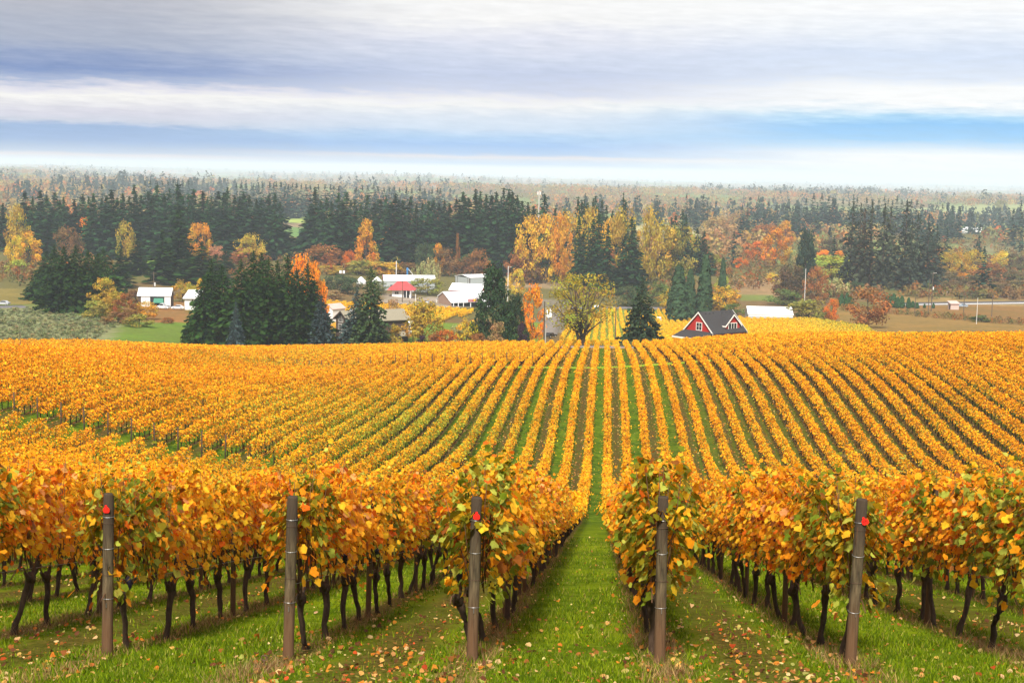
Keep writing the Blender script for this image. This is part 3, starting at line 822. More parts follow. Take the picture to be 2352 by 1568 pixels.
hgt = (0.022 + 0.045 * rg.random(n)) * (0.55 + 0.9 * clump) * np.where(dr_ > .75, 1.35, 1) * (1 + D / 60)
wd = (0.0042 + .0028 * rg.random(n)) * (0.7 + D / 20)
a = rg.uniform(0, 6.28, n); la = rg.uniform(0, 6.28, n); ln = hgt * rg.uniform(.1, .9, n)
P = np.stack([X, D, z - .006], 1); dx = np.stack([np.cos(a) * wd, np.sin(a) * wd, 0 * a], 1)
tip = P + np.stack([np.cos(la) * ln, np.sin(la) * ln, hgt], 1)
V = np.stack([P - dx, P + dx, tip], 1).reshape(-1, 3)
c = np.where((rg.random(n) < .35 + .4 * (clump - .5))[:, None], (0.19, .25, .006), (0.085, .14, .003))
c = np.where((rg.random(n) < .08)[:, None], (0.34, .30, .06), c)
dry = (dr_ > .76) & (rg.random(n) < .38); c = np.where(dry[:, None], (0.36, .22, .085), c)
c = c * (1 + rg.normal(0, .16, (n, 1)))
tag(link('grass', mesh_np('grass', V, [np.arange(3 * n).reshape(n, 3)], [np.clip(c, .004, .9)]), M_grass), 'short bright green grass in the aisles with dry blades under the vines', 'grass', kind='stuff')

# tufts of dead weeds at the feet of the vines
X, D = scatter(16000, 12.5, 46, 1.9); dr_, odd_ = aisle(X)
k_ = (dr_ > .74) & (vnoise(X * .9, D * .7, 47) > .6); X, D = X[k_], D[k_]
rep = 7; X = np.repeat(X, rep) + rg.normal(0, .05, len(X) * rep); D = np.repeat(D, rep) + rg.normal(0, .07, len(D) * rep); n = len(X)
z = ground(X, D); P = np.stack([X, D, z], 1); a = rg.uniform(0, 6.28, n); hgt = rg.uniform(.04, .19, n); ln = hgt * rg.uniform(.2, 1.5, n)
dx = np.stack([np.cos(a), np.sin(a), 0 * a], 1) * .003
la = rg.uniform(0, 6.28, n); tip = P + np.stack([np.cos(la) * ln, np.sin(la) * ln, hgt], 1)
V = np.stack([P - dx, P + dx, tip], 1).reshape(-1, 3)
c = pick([(5, (.32, .19, .08)), (3, (.20, .10, .04)), (3, (.10, .05, .02)), (2, (.42, .29, .14))], n, rg)
tag(link('dead_weeds', mesh_np('dead_weeds', V, [np.arange(3 * n).reshape(n, 3)], [c]), M_grass), 'brown dead weeds tangled at the feet of the vines', 'weeds', kind='stuff')

FALL = [(24, (.66, .34, .10)), (20, (.66, .22, .03)), (26, (.34, .12, .03)), (22, (.13, .05, .02)), (14, (.80, .52, .24)), (6, (.55, .08, .02)), (6, (.45, .42, .10))]
X, D = scatter(17000, 11.8, 75, 1.75); dr_, odd_ = aisle(X)
pk = np.where(odd_, .95, .42) * (.25 + 1.1 * vnoise(X * .55, D * .5, 51) ** 1.5) * (.45 + .8 * vnoise(X * 2.2, D * 2.2, 52))
pk = np.maximum(pk, np.where((dr_ > .55) & (dr_ < .9), .8 * (vnoise(X * 1.3, D * .8, 54) > .55), 0)); k_ = rg.random(len(X)) < pk; X, D = X[k_], D[k_]; n = len(X); z = ground(X, D)
V, f = leaf_geo(np.stack([X, D, z + .025 + .02 * rg.random(n)], 1), np.stack([rg.normal(0, .38, n), rg.normal(0, .38, n) - .15, np.ones(n)], 1), (.018 + .058 * rg.random(n) ** 2.0), LEAF6, rg, down=np.array([0, 1.0, 0]), roll=3, fold=.5)
parts = [(V, f, pick(FALL, n, rg, .18))]
X = rg.uniform(-60, 75, 190000); D = rg.uniform(105, 330, 190000); dr_, odd_ = aisle(X)
k_ = rg.random(len(X)) < np.where(odd_ & (dr_ > .12), .95, np.where(dr_ > .5, .32, .07) + .45 * np.clip((X - 6) / 12, 0, 1)) * (.35 + .65 * vnoise(X * .5, D * .12, 53)); X, D = X[k_], D[k_]; n = len(X); z = ground(X, D)
V, f = leaf_geo(np.stack([X, D, z + .04], 1), np.stack([rg.normal(0, .3, n), rg.normal(0, .3, n), np.ones(n)], 1), rg.uniform(.10, .22, n), DIAM, rg, down=np.array([0, 1.0, 0]), roll=3)
parts.append((V, f, pick([(4, (.68, .36, .11)), (3, (.62, .24, .04)), (3, (.30, .12, .04)), (2, (.76, .50, .2))], n, rg, .15)))
V, FA, CA = join(parts)
tag(link('fallen_leaves', mesh_np('fallen_leaves', V, FA, CA), M_vine), 'fallen orange, tan and brown vine leaves scattered over the aisles', 'leaves', kind='stuff')

# ------------------------------------------------------------------ trees
def fr(n, rg): return rg.random(n)
def conifer_mesh(seed, rad=0.13, levels=34, per=7, droop=0.30, low=0.06, pw=1.0, cl=4, size=1.0, gap=0.12, bl=(0.55, 1.1), tipn=10):
    """crown of a conifer of height 1: whorls of drooping branches carrying needle sprays; returns (crown, trunk)"""
    rg = np.random.default_rng(seed)
    C, Nn, S, T, tint = [], [], [], [], []
    for i in range(levels):
        h = low + (0.985 - low) * (i / (levels - 1)) ** 0.92
        R0 = rad * (1 - h) ** pw + 0.006
        nb = max(3, int(per * (0.55 + 0.6 * (1 - h))))
        a0 = rg.uniform(0, 6.28)
        for b_ in range(nb):
            if rg.random() < gap: continue
            a = a0 + 6.283 * b_ / nb + rg.normal(0, .25); L = R0 * rg.uniform(*bl)
            bt = rg.uniform(.68, 1.3); dr = droop * rg.uniform(.6, 1.4)
            m = max(2, int(cl * (0.5 + L / rad)))
            for s in np.linspace(0.30, 1.0, m):
                w = L * s
                dz = -dr * w * s + 0.10 * w
                C.append((w * math.cos(a) + rg.normal(0, .006), w * math.sin(a) + rg.normal(0, .006), h + dz + rg.normal(0, .005)))
                d = np.array([math.cos(a), math.sin(a), -dr * 1.6 * s]); T.append(d)
                Nn.append((rg.normal(0, .5), rg.normal(0, .5), 1.0) if rg.random() < .35 else (rg.normal(0, 1), rg.normal(0, 1), .55)); S.append((0.010 + 0.26 * L) * rg.uniform(.75, 1.35) * size); tint.append(bt * rg.uniform(.8, 1.2))
    for k in range(18):
        q = k / 17
        C.append((rg.normal(0, .004 * (1 - q)), rg.normal(0, .004 * (1 - q)), 0.88 + .12 * q)); T.append((rg.normal(0, .4), rg.normal(0, .4), 1.0)); Nn.append((rg.normal(), rg.normal(), .2)); S.append(.026 - .017 * q); tint.append(1.0)
    C = np.array(C); V, f = leaf_geo(C, np.array(Nn), np.array(S), LONG * [2.0, 1.15], rg, down=unit(np.array(T)), roll=.35, fold=.2)
    t_ = np.array(tint)[:, None]; c = np.ones((len(C), 3)) * t_
    c *= 1 + rg.normal(0, .06, c.shape)
    cm = mesh_np('crown', V, [f], [np.clip(c, .2, 2)])
    cm.materials.append(M_conif)
    tm = MB().tube([(0, 0, -.03), (0, 0, .25), (0, 0, .6), (0, 0, .95)], [.013, .011, .007, .002], 7).mesh('trunk', M_bark, True)
    return cm, tm
def column_mesh(seed, rad=0.16, n=1500, pw=.5):
    """dense, narrow evergreen column"""
    rg = np.random.default_rng(seed)
    h = rg.beta(1.1, 1.3, n); a = rg.uniform(0, 6.28, n)
    r = rad * np.minimum(1, (1 - h) ** pw * 1.05) * np.minimum(1, .55 + h * 3) * (0.86 + .28 * vnoise(a * 2.2, h * 16, seed)) * np.sqrt(rg.uniform(.6, 1.05, n))
    C = np.stack([r * np.cos(a), r * np.sin(a), .02 + .97 * h], 1)
    Nn = np.stack([np.cos(a), np.sin(a), .35 + 0 * a], 1) + rg.normal(0, .35, (n, 3))
    V, f = leaf_geo(C, Nn, rg.uniform(.03, .06, n), LONG * [2, 1.1], rg, down=np.array([0, 0, 1.0]), roll=.4)
    c = np.ones((n, 3)) * (0.72 + .55 * vnoise(a * 2.2, h * 16, seed))[:, None] * rg.uniform(.8, 1.2, (n, 1))
    cm = mesh_np('crown', V, [f], [c]); cm.materials.append(M_conif)
    tm = MB().tube([(0, 0, -.03), (0, 0, .2), (0, 0, .8)], [.02, .016, .005], 6).mesh('trunk', M_bark, True)
    return cm, tm
def broad_mesh(seed, prof, nclump=26, per=70, csize=0.15, leaf=0.045, base=0.12, limbs=7, hue=0.10, trunk_r=0.020, sparse=0.0, strands=False, droop=0.0, stems=1):
    """deciduous crown of height 1 and nominal width 1 (x, y reach +-0.5): clumps of leaves round the ends of limbs"""
    rg = np.random.default_rng(seed)
    cent = []
    tries = 0
    while len(cent) < nclump and tries < 6000:
        tries += 1
        h = rg.uniform(base + .06, 0.97); w = np.interp(h, prof[0], prof[1]) * 0.5
        rr = w * math.sqrt(rg.uniform(0.10, 1.0)); a = rg.uniform(0, 6.28)
        p = np.array([rr * math.cos(a), rr * math.sin(a), h])
        if all(np.linalg.norm((p - q) * [1, 1, 1.1]) > csize * 0.62 for q in cent): cent.append(p)
    cent = np.array(cent); n = len(cent)
    cs = csize * rg.uniform(.65, 1.25, n)
    cb = rg.uniform(.72, 1.25, n)[:, None] * (1 + rg.normal(0, hue, (n, 3)) * [1, .8, .3])
    Cc = np.repeat(cent, per, 0); m = len(Cc)
    d = unit(rg.normal(0, 1, (m, 3))); rad_ = rg.uniform(.45, 1.0, m) ** .6
    off = d * (rad_ * np.repeat(cs, per))[:, None]
    off[:, 2] *= .82
    off *= (0.75 + .5 * vnoise(d[:, 0] * 3 + np.repeat(np.arange(n), per) * 7, d[:, 1] * 3 + d[:, 2] * 3, seed))[:, None]
    if strands: off[:, :2] *= .55; off[:, 2] = off[:, 2] * 1.2 - rg.uniform(0, 1, m) ** 1.5 * .30
    C = Cc + off
    C[:, 2] = np.where(C[:, 2] < base * .6, base * .6 + rg.random(m) * .05, C[:, 2])
    keep = rg.random(m) > sparse
    C, d = C[keep], d[keep]; cbx = np.repeat(cb, per, 0)[keep]; m = len(C)
    Nn = d + rg.normal(0, .45, (m, 3)) + [0, 0, .35]
    V, f = leaf_geo(C, Nn, leaf * rg.uniform(.6, 1.35, m), DIAM if not strands else LONG * [1.6, 1.6], rg, roll=1.5 if not strands else .3)
    c = cbx * rg.uniform(.78, 1.22, (m, 1)) * (1 + rg.normal(0, .06, (m, 3)))
    cm = mesh_np('crown', V, [f], [np.clip(c, .1, 2.2)]); cm.materials.append(M_tree)
    tm = MB()
    fork = max(.12, base * .95)
    for s in range(stems):
        ox = (s - (stems - 1) / 2) * .10
        tm.tube([(ox * .4, 0, -.04), (ox * .6, 0, fork * .5), (ox, 0, fork), (ox * 1.5, rg.normal(0, .02), (fork + .8) / 2), (ox * 1.8, rg.normal(0, .03), .82)], [trunk_r * 1.25, trunk_r, trunk_r * .9, trunk_r * .6, trunk_r * .2], 7)
    sel = rg.permutation(n)[:limbs]
    for q in cent[sel]:
        z0 = rg.uniform(fork * .5, max(fork * .55, min(q[2] * .8, .6))); mid = np.array([q[0] * .45, q[1] * .45, z0 + (q[2] - z0) * .45])
        tm.tube([(0, 0, z0), mid, q], [trunk_r * .55, trunk_r * .38, trunk_r * .14], 5)
    return cm, tm.mesh('trunk', M_bark, True)

def ov(*pairs): return (np.array([p[0] for p in pairs]), np.array([p[1] for p in pairs]))
P_ROUND = ov((.1, .35), (.25, .85), (.45, 1.0), (.7, .92), (.88, .6), (1, .2))
P_OVAL = ov((.08, .4), (.25, .85), (.45, 1.0), (.65, .88), (.85, .55), (1, .12))
P_TALL = ov((.05, .45), (.3, .8), (.55, 1.0), (.75, .95), (.9, .65), (1, .2))
P_BUSH = ov((0, .8), (.2, 1.0), (.5, .95), (.8, .65), (1, .25))
P_FLAT = ov((.25, .4), (.45, .9), (.7, 1.0), (.9, .8), (1, .5))
P_PINE = ov((.03, .85), (.2, 1.0), (.4, .82), (.6, .56), (.8, .40), (.93, .30), (1, .15))
LIB = {}
def lib(kind):
    if kind in LIB: return LIB[kind]
    k = kind
    if k == 'fir': v = [conifer_mesh(300 + i, rad=(.105, .12, .135, .115, .125)[i], levels=32, per=9, cl=4, gap=.10, size=1.1, droop=.42) for i in range(5)]
    elif k == 'farfir': v = [conifer_mesh(330 + i, rad=.12 + .015 * i, levels=20, per=6, cl=2, size=1.5, gap=.12) for i in range(3)]
    elif k == 'oldfir': v = [conifer_mesh(340 + i, rad=(.115, .125, .105, .12)[i], levels=34, per=8, cl=4, pw=.55, droop=.6, gap=.26, size=.9, bl=(.4, 1.3)) for i in range(4)]
    elif k == 'spruce': v = [conifer_mesh(360 + i, rad=(.25, .22, .28, .24)[i], levels=42, per=13, cl=7, droop=.40, low=.03, pw=.8, size=.62, gap=.08, bl=(.55, 1.2)) for i in range(4)]
    elif k == 'cedar': v = [conifer_mesh(380 + i, rad=.30 + .03 * i, levels=30, per=14, cl=9, droop=.25, low=.03, pw=.85, size=.62, gap=.10, bl=(.6, 1.15)) for i in range(2)]
    elif k == 'column': v = [column_mesh(400 + i, (.17, .15, .19)[i]) for i in range(3)]
    elif k == 'round': v = [broad_mesh(420 + i, P_ROUND, 34, 70, .16, .042, .10, limbs=9) for i in range(4)]
    elif k == 'oval': v = [broad_mesh(440 + i, P_OVAL, 40, 70, .13, .036, .08, hue=.14) for i in range(4)]
    elif k == 'tall': v = [broad_mesh(460 + i, P_TALL, 44, 60, .135, .036, .06, hue=.10, limbs=12, trunk_r=.016, sparse=.08) for i in range(4)]
    elif k == 'bush': v = [broad_mesh(480 + i, P_BUSH, 26, 70, .2, .055, .02, limbs=5, trunk_r=.02) for i in range(4)]
    elif k == 'willow': v = [broad_mesh(500 + i, P_ROUND, 30, 80, .15, .05, .10, strands=True) for i in range(2)]
    elif k == 'open': v = [broad_mesh(520, P_FLAT, 66, 74, .11, .020, .20, limbs=46, trunk_r=.022, sparse=.10, stems=2, hue=.14)]
    elif k == 'pine': v = [broad_mesh(530 + i, P_PINE, 95, 80, .105, .030, .02, hue=.04, limbs=6) for i in range(2)]
    elif k == 'shrub': v = [broad_mesh(540 + i, P_BUSH, 9, 26, .28, .14, .02, limbs=2) for i in range(4)]
    elif k == 'orchard': v = [broad_mesh(560 + i, P_FLAT, 16, 40, .22, .085, .18, limbs=5, trunk_r=.03) for i in range(3)]
    LIB[kind] = v
    return v
CONIF = {'fir', 'farfir', 'oldfir', 'spruce', 'cedar', 'column'}
TREES = []
def tree(kind, name, label, xv, ytop, wv, base=None, D=None, col=(.1, .1, .1), group=None, parts=True, cat='tree', var=None, rz=None, dmax=None):
    """stand a tree so that its tip, width and foot fall where they do in the picture; the foot always stands on the terrain"""
    if D is None: D = hit(xv, base)
    if dmax: D = min(D, dmax)
    p = at(xv, ytop, D); z = gz(p[0], D); H = p[2] - z; Wd = wv / F * D
    if H < 0.5: H = 0.5
    v = lib(kind); v = v[(var if var is not None else random.randrange(len(v))) % len(v)]
    o = thing(name, label, cat, (p[0], D, z), random.uniform(0, 6.28) if rz is None else rz, group)
    if kind in CONIF:
        nat = {'fir': .17, 'farfir': .19, 'oldfir': .18, 'spruce': .38, 'cedar': .52, 'column': .31}[kind]
        sxy = Wd / nat
    else: sxy = Wd / .80
    c = link('crown', v[0], None, o); c.scale = (sxy, sxy, H); c.color = (*col, 1)
    if parts:
        t_ = link('trunk', v[1], None, o); tx = (sxy + H) / 2 if kind not in CONIF else H; t_.scale = (tx, tx, H) if kind in CONIF else (sxy, sxy, H)
    TREES.append((xv, D, o))
    return o
def T(k, zx, zy): return k * 588 + zx * .31127, 315.8 + zy * .31127

FIRG = (.017, .048, .016); FIRB = (.020, .048, .030); SPRG = (.020, .048, .009); BLUE = (.075, .115, .115)
def fir_line(k, pts, D0_, D1_, kind, place, group, colr, wv=(38, 60), base=None):
    out = []
    for zx, zy in pts:
        x, y = T(k, zx, zy); D = random.uniform(D0_, D1_)
        out.append((x, y, D))
    return out
wall = fir_line(0, [(20, 480), (185, 390), (240, 430), (295, 385), (345, 420), (400, 400), (440, 450), (470, 430), (545, 450), (610, 410), (655, 430), (690, 405), (750, 440), (785, 420), (820, 380), (865, 440), (905, 405), (950, 425), (990, 340), (1040, 420),
     (1090, 390), (1125, 420), (1160, 345), (1210, 410), (1250, 370), (1310, 340), (1350, 420), (1390, 410), (1430, 375), (1495, 390), (1530, 430), (1560, 430), (1610, 390), (1650, 400), (1680, 360), (1730, 420), (1770, 430), (1800, 395), (1840, 420)], 790, 880, 'fir', '', '', None)
wall += fir_line(1, [(5, 450), (40, 440), (90, 420), (140, 405), (175, 470), (405, 480), (435, 360), (480, 450), (520, 435), (560, 470), (610, 400), (640, 470), (670, 395), (730, 450), (775, 480), (820, 420), (875, 470), (920, 450), (960, 420), (1000, 470), (1030, 410), (1080, 455),
     (1140, 430), (1185, 480), (1230, 480), (1270, 460), (1310, 455), (1350, 480), (1390, 460), (1430, 480), (1480, 450), (1530, 395), (1570, 440), (1620, 375), (1655, 390), (1700, 410), (1740, 420), (1775, 395), (1830, 365), (1870, 375)], 790, 880, 'fir', '', '', None)
wall += fir_line(2, [(5, 395), (40, 420), (80, 460), (120, 470), (160, 500)], 800, 850, 'fir', '', '', None)
wall.sort()
for i, (x, y, D) in enumerate(wall):
    tree('fir', 'fir_tree', 'tall dark green fir, %s from the left in the fir wall across the valley' % ordw(i + 1), x, y + 2, random.uniform(44, 84), D=D, col=tuple(np.array(FIRG) * random.uniform(.65, 1.5)), group='firs of the dark wall across the valley', cat='fir tree')
tree('fir', 'fir_tree', 'broad pointed fir at the right end of the fir wall', *T(2, 240, 418), 58, D=800, col=FIRG, group='firs of the dark wall across the valley', cat='fir tree')
# a second rank fills in behind the first
back = [(x + random.uniform(-9, 9), y + random.uniform(14, 30), random.uniform(885, 960)) for x, y, D in wall if not 640 < x < 712]
for i, (x, y, D) in enumerate(back):
    tree('fir', 'fir_tree', 'dark fir, %s from the left in the rear rank of the fir wall' % ordw(i + 1), x, y, random.uniform(44, 62), D=D, col=tuple(np.array(FIRB) * random.uniform(.8, 1.15)), group='firs in the rear rank of the dark wall', cat='fir tree')
blue_ = [T(0, a, b_) for a, b_ in [(1070, 320), (1110, 312), (1160, 315), (1200, 325), (1240, 318), (1280, 308), (1310, 316), (1350, 318), (1390, 310), (1745, 335), (1780, 332), (1815, 335), (1870, 340), (750, 345)]]
blue_ += [T(1, a, b_) for a, b_ in [(20, 330), (50, 335), (100, 325), (130, 335), (150, 326), (185, 328), (215, 345), (240, 345), (270, 335), (300, 338), (335, 340), (370, 345), (400, 350), (460, 345), (510, 345), (550, 345), (575, 350), (610, 360),
          (740, 365), (785, 350), (825, 355), (870, 340), (900, 360), (945, 370), (985, 365), (1020, 355), (1060, 370), (1110, 370), (1150, 375), (1210, 355), (1245, 375), (1300, 380), (1340, 370), (1360, 375)]]
blue_.sort()
for i, (x, y) in enumerate(blue_):      # seen over the wall of firs
    tree('farfir', 'fir_tree', 'hazy blue fir, %s from the left of the far belt behind the fir wall' % ordw(i + 1), x, y, random.uniform(26, 40), D=random.uniform(1350, 1550), col=FIRB, group='hazy firs of the far belt', cat='fir tree', parts=False)
mid2 = [T(2, a, b_) for a, b_ in [(320, 520), (390, 530), (490, 440), (515, 460), (535, 450), (560, 480), (600, 450), (620, 430), (665, 460), (700, 500), (740, 540), (825, 400), (838, 460), (1180, 590), (1210, 562), (1262, 530), (1285, 570), (1370, 668), (1420, 690)]]
for i, (x, y) in enumerate(mid2):
    tree('oldfir' if i in (11, 4) else 'fir', 'fir_tree', 'dark fir behind the golden cottonwoods, %s from the left' % ordw(i + 1), x, y, (30 if i in (11, 12) else 44), D=random.uniform(820, 900), col=FIRG, group='firs behind the golden cottonwoods', cat='fir tree')
frt = [(500, 575, 880, 34), (530, 690, 900, 40), (600, 600, 930, 46), (640, 560, 950, 46), (712, 635, 850, 36), (885, 585, 1080, 50), (905, 640, 1080, 44), (820, 750, 1040, 36)]
for i, (a, b_, c_, w_) in enumerate(frt):
    x, y = T(2, a, b_)
    tree('fir', 'fir_tree', 'dark fir standing among the golden cottonwoods, %s from the left' % ordw(i + 1), x, y, w_ * 1.25, D=735 - i % 3 * 12, col=FIRG, group='firs among the golden cottonwoods', cat='fir tree')
# right-hand stand of tall old firs
old_ = [(630, 470, 46), (690, 475, 34), (720, 520, 36), (775, 470, 48), (870, 485, 44), (910, 505, 44), (1030, 465, 52), (1068, 600, 30), (1112, 548, 40), (1190, 625, 46), (1250, 690, 44)]
for i, (a, b_, w_) in enumerate(old_):
    x, y = T(3, a, b_)
    c_ = (.075, .05, .028) if i == 2 else (.05, .062, .034) if i in (3, 4, 5) else (.036, .05, .032)
    tree('oldfir', 'fir_tree', ('rust-tinged tall ragged fir' if i == 2 else 'tall ragged old fir') + ', %s from left in the stand on the right' % ordw(i + 1), x, y, w_, D=random.uniform(760, 815), col=c_, group='old firs standing on the right', cat='fir tree', var=i)
bR = [T(3, a, b_) for a, b_ in [(5, 470), (60, 500), (140, 490), (185, 505), (205, 510), (230, 500), (265, 515), (285, 450), (340, 410), (365, 500), (400, 412), (450, 430), (480, 440), (500, 450), (555, 455), (600, 470), (635, 420), (660, 440), (730, 445), (770, 455), (820, 450), (862, 430), (890, 450), (920, 460), (955, 430), (990, 460), (1030, 450), (1060, 455), (1100, 460), (1130, 490), (1160, 530), (1190, 560), (1220, 600), (1250, 640), (1290, 490), (1325, 500), (1365, 505), (1420, 510), (1565, 640), (1870, 460), (1815, 520), (1880, 560), (1600, 800), (1325, 670), (490, 720)]]
bR += [T(2, a, b_) for a, b_ in [(540, 410), (925, 430), (1090, 460), (1290, 415), (1315, 455), (1415, 420), (1445, 470), (1055, 450), (1700, 500), (1740, 480), (1820, 430), (1740, 550), (1795, 560), (1860, 545), (1690, 600), (1640, 690), (1355, 490)]]
bR.sort()
for i, (x, y) in enumerate(bR):
    D = float(np.clip(650 + (560 - y) * 8.2, 760, 1500))
    tree('farfir', 'fir_tree', 'hazy fir among the autumn woods on the right, %s from the left' % ordw(i + 1), x, y, random.uniform(24, 36), D=D, col=FIRB, group='hazy firs in the right-hand woods', cat='fir tree', parts=False)
x, y = T(3, 290, 678)
tree('pine', 'pine_tree', 'dark layered pine left of the tall firs on the right', x, y, 54, D=720, col=(.03, .055, .036), cat='pine tree')

# nearer conifers on the left
nl = [(340, 830, 1180, 80, 'spruce'), (400, 790, 1230, 80, 'spruce'), (470, 800, 1290, 95, 'spruce'), (560, 790, 1290, 95, 'spruce'), (650, 825, 1290, 95, 'spruce'), (720, 850, 1250, 80, 'spruce'), (765, 810, 1200, 80, 'spruce'), (890, 820, 1110, 62, 'fir'), (1010, 760, 1010, 74, 'fir'), (1200, 680, 1080, 78, 'fir'), (1320, 500, 1060, 90, 'fir'), (1490, 770, 1100, 90, 'fir'), (1400, 850, 1100, 80, 'fir'), (1660, 830, 1010, 60, 'fir'), (1590, 860, 1050, 64, 'fir'), (300, 950, 1200, 70, 'spruce')]
for i, (a, b_, c_, w_, kd) in enumerate(nl):
    x, y = T(0, a, b_); _, yb = T(0, a, c_)
    tree(kd, 'spruce_tree' if kd == 'spruce' else 'fir_tree', 'dark conifer behind the nursery field and white barn, %s from the left' % ordw(i + 1), x, y, w_, base=yb, col=tuple(np.array(SPRG) * random.uniform(.75, 1.1)), group='dark conifers on the left flat', cat='conifer')
clump = [(0, 1500, 1010, 96), (0, 1560, 905, 120), (0, 1640, 940, 130), (0, 1780, 895, 130), (0, 1870, 830, 130), (1, 40, 850, 130), (1, 90, 880, 130), (1, 160, 905, 120), (1, 232, 868, 140), (1, 300, 960, 120), (1, 380, 925, 110), (1, 430, 1050, 100)]
for i, (k, a, b_, w_) in enumerate(clump):
    x, y = T(k, a, b_)
    tree('spruce', 'spruce_tree', 'big dark spruce in the clump beyond the crest, %s from the left' % ordw(i + 1), x, y, w_ * .86, D=372 + (i % 3) * 9, col=tuple(np.array(SPRG) * random.uniform(.7, 1.15)), group='dark spruces in the clump left of the brown house', cat='spruce tree')
x, y = T(0, 1740, 1205); tree('spruce', 'spruce_tree', 'small silver-blue spruce in front of the dark clump', x, y, 36, D=352, col=tuple(np.array(BLUE) * .62), cat='spruce tree')
x, y = T(1, 482, 1155); tree('spruce', 'spruce_tree', 'silver-blue spruce at the left corner of the brown house', x, y, 56, D=362, col=tuple(np.array(BLUE) * .45), cat='spruce tree')
x, y = T(1, 745, 1110); tree('spruce', 'spruce_tree', 'blue-grey spruce covering the middle of the brown house', x, y, 72, D=366, col=(.05, .078, .072), cat='spruce tree')
x, y = T(1, 850, 950); tree('spruce', 'spruce_tree', 'tall green spruce towering over the brown house', x, y, 88, D=362, col=(.045, .075, .026), cat='spruce tree')
x, y = T(2, 965, 1035); tree('cedar', 'cedar_tree', 'layered dark cedar standing left of the red house', x, y, 90, D=341, col=(.036, .058, .028), cat='cedar tree')
x, y = T(1, 1758, 950); tree('pine', 'pine_tree', 'broad dark pine right of the market building', x, y, 96, D=366, col=(.030, .062, .022), cat='pine tree')
x, y = T(2, 35, 1150); tree('pine', 'pine_tree', 'low dark pine beside the orange maple', x, y, 50, D=375, col=(.03, .056, .022), cat='pine tree')
for i, (a, b_, w_, D) in enumerate([(1235, 935, 50, 560), (1320, 968, 32, 575), (1432, 862, 42, 570), (1560, 885, 22, 640)]):
    x, y = T(2, a, b_)
    tree('column', 'columnar_evergreen', 'dark columnar evergreen behind the red house, %s from the left' % ordw(i + 1), x, y, w_, D=D, col=(.034, .066, .030), group='columnar evergreens behind the red house', cat='evergreen')
for i, (a, b_, c_, w_) in enumerate([(880, 1165, 1250, 14), (905, 1150, 1255, 15), (930, 1150, 1255, 15), (960, 1175, 1258, 14), (990, 1168, 1260, 14), (1040, 1178, 1260, 13), (1070, 1205, 1260, 12), (1100, 1215, 1262, 10), (1156, 1225, 1260, 7), (1222, 1218, 1260, 7), (545, 1150, 1250, 15), (585, 1145, 1250, 15), (610, 1165, 1250, 13)]):
    x, y = T(3, a, b_); _, yb = T(3, a, c_)
    tree('column', 'columnar_evergreen', 'small columnar evergreen near the right-hand road, %s' % ('%s of three left of the round brown tree' % ordw(i - 9) if i > 9 else '%s right of the round brown tree' % ordw(i + 1)), x, y, w_, base=yb, col=(.035, .085, .03), group='small columnar evergreens near the right-hand road', cat='evergreen')

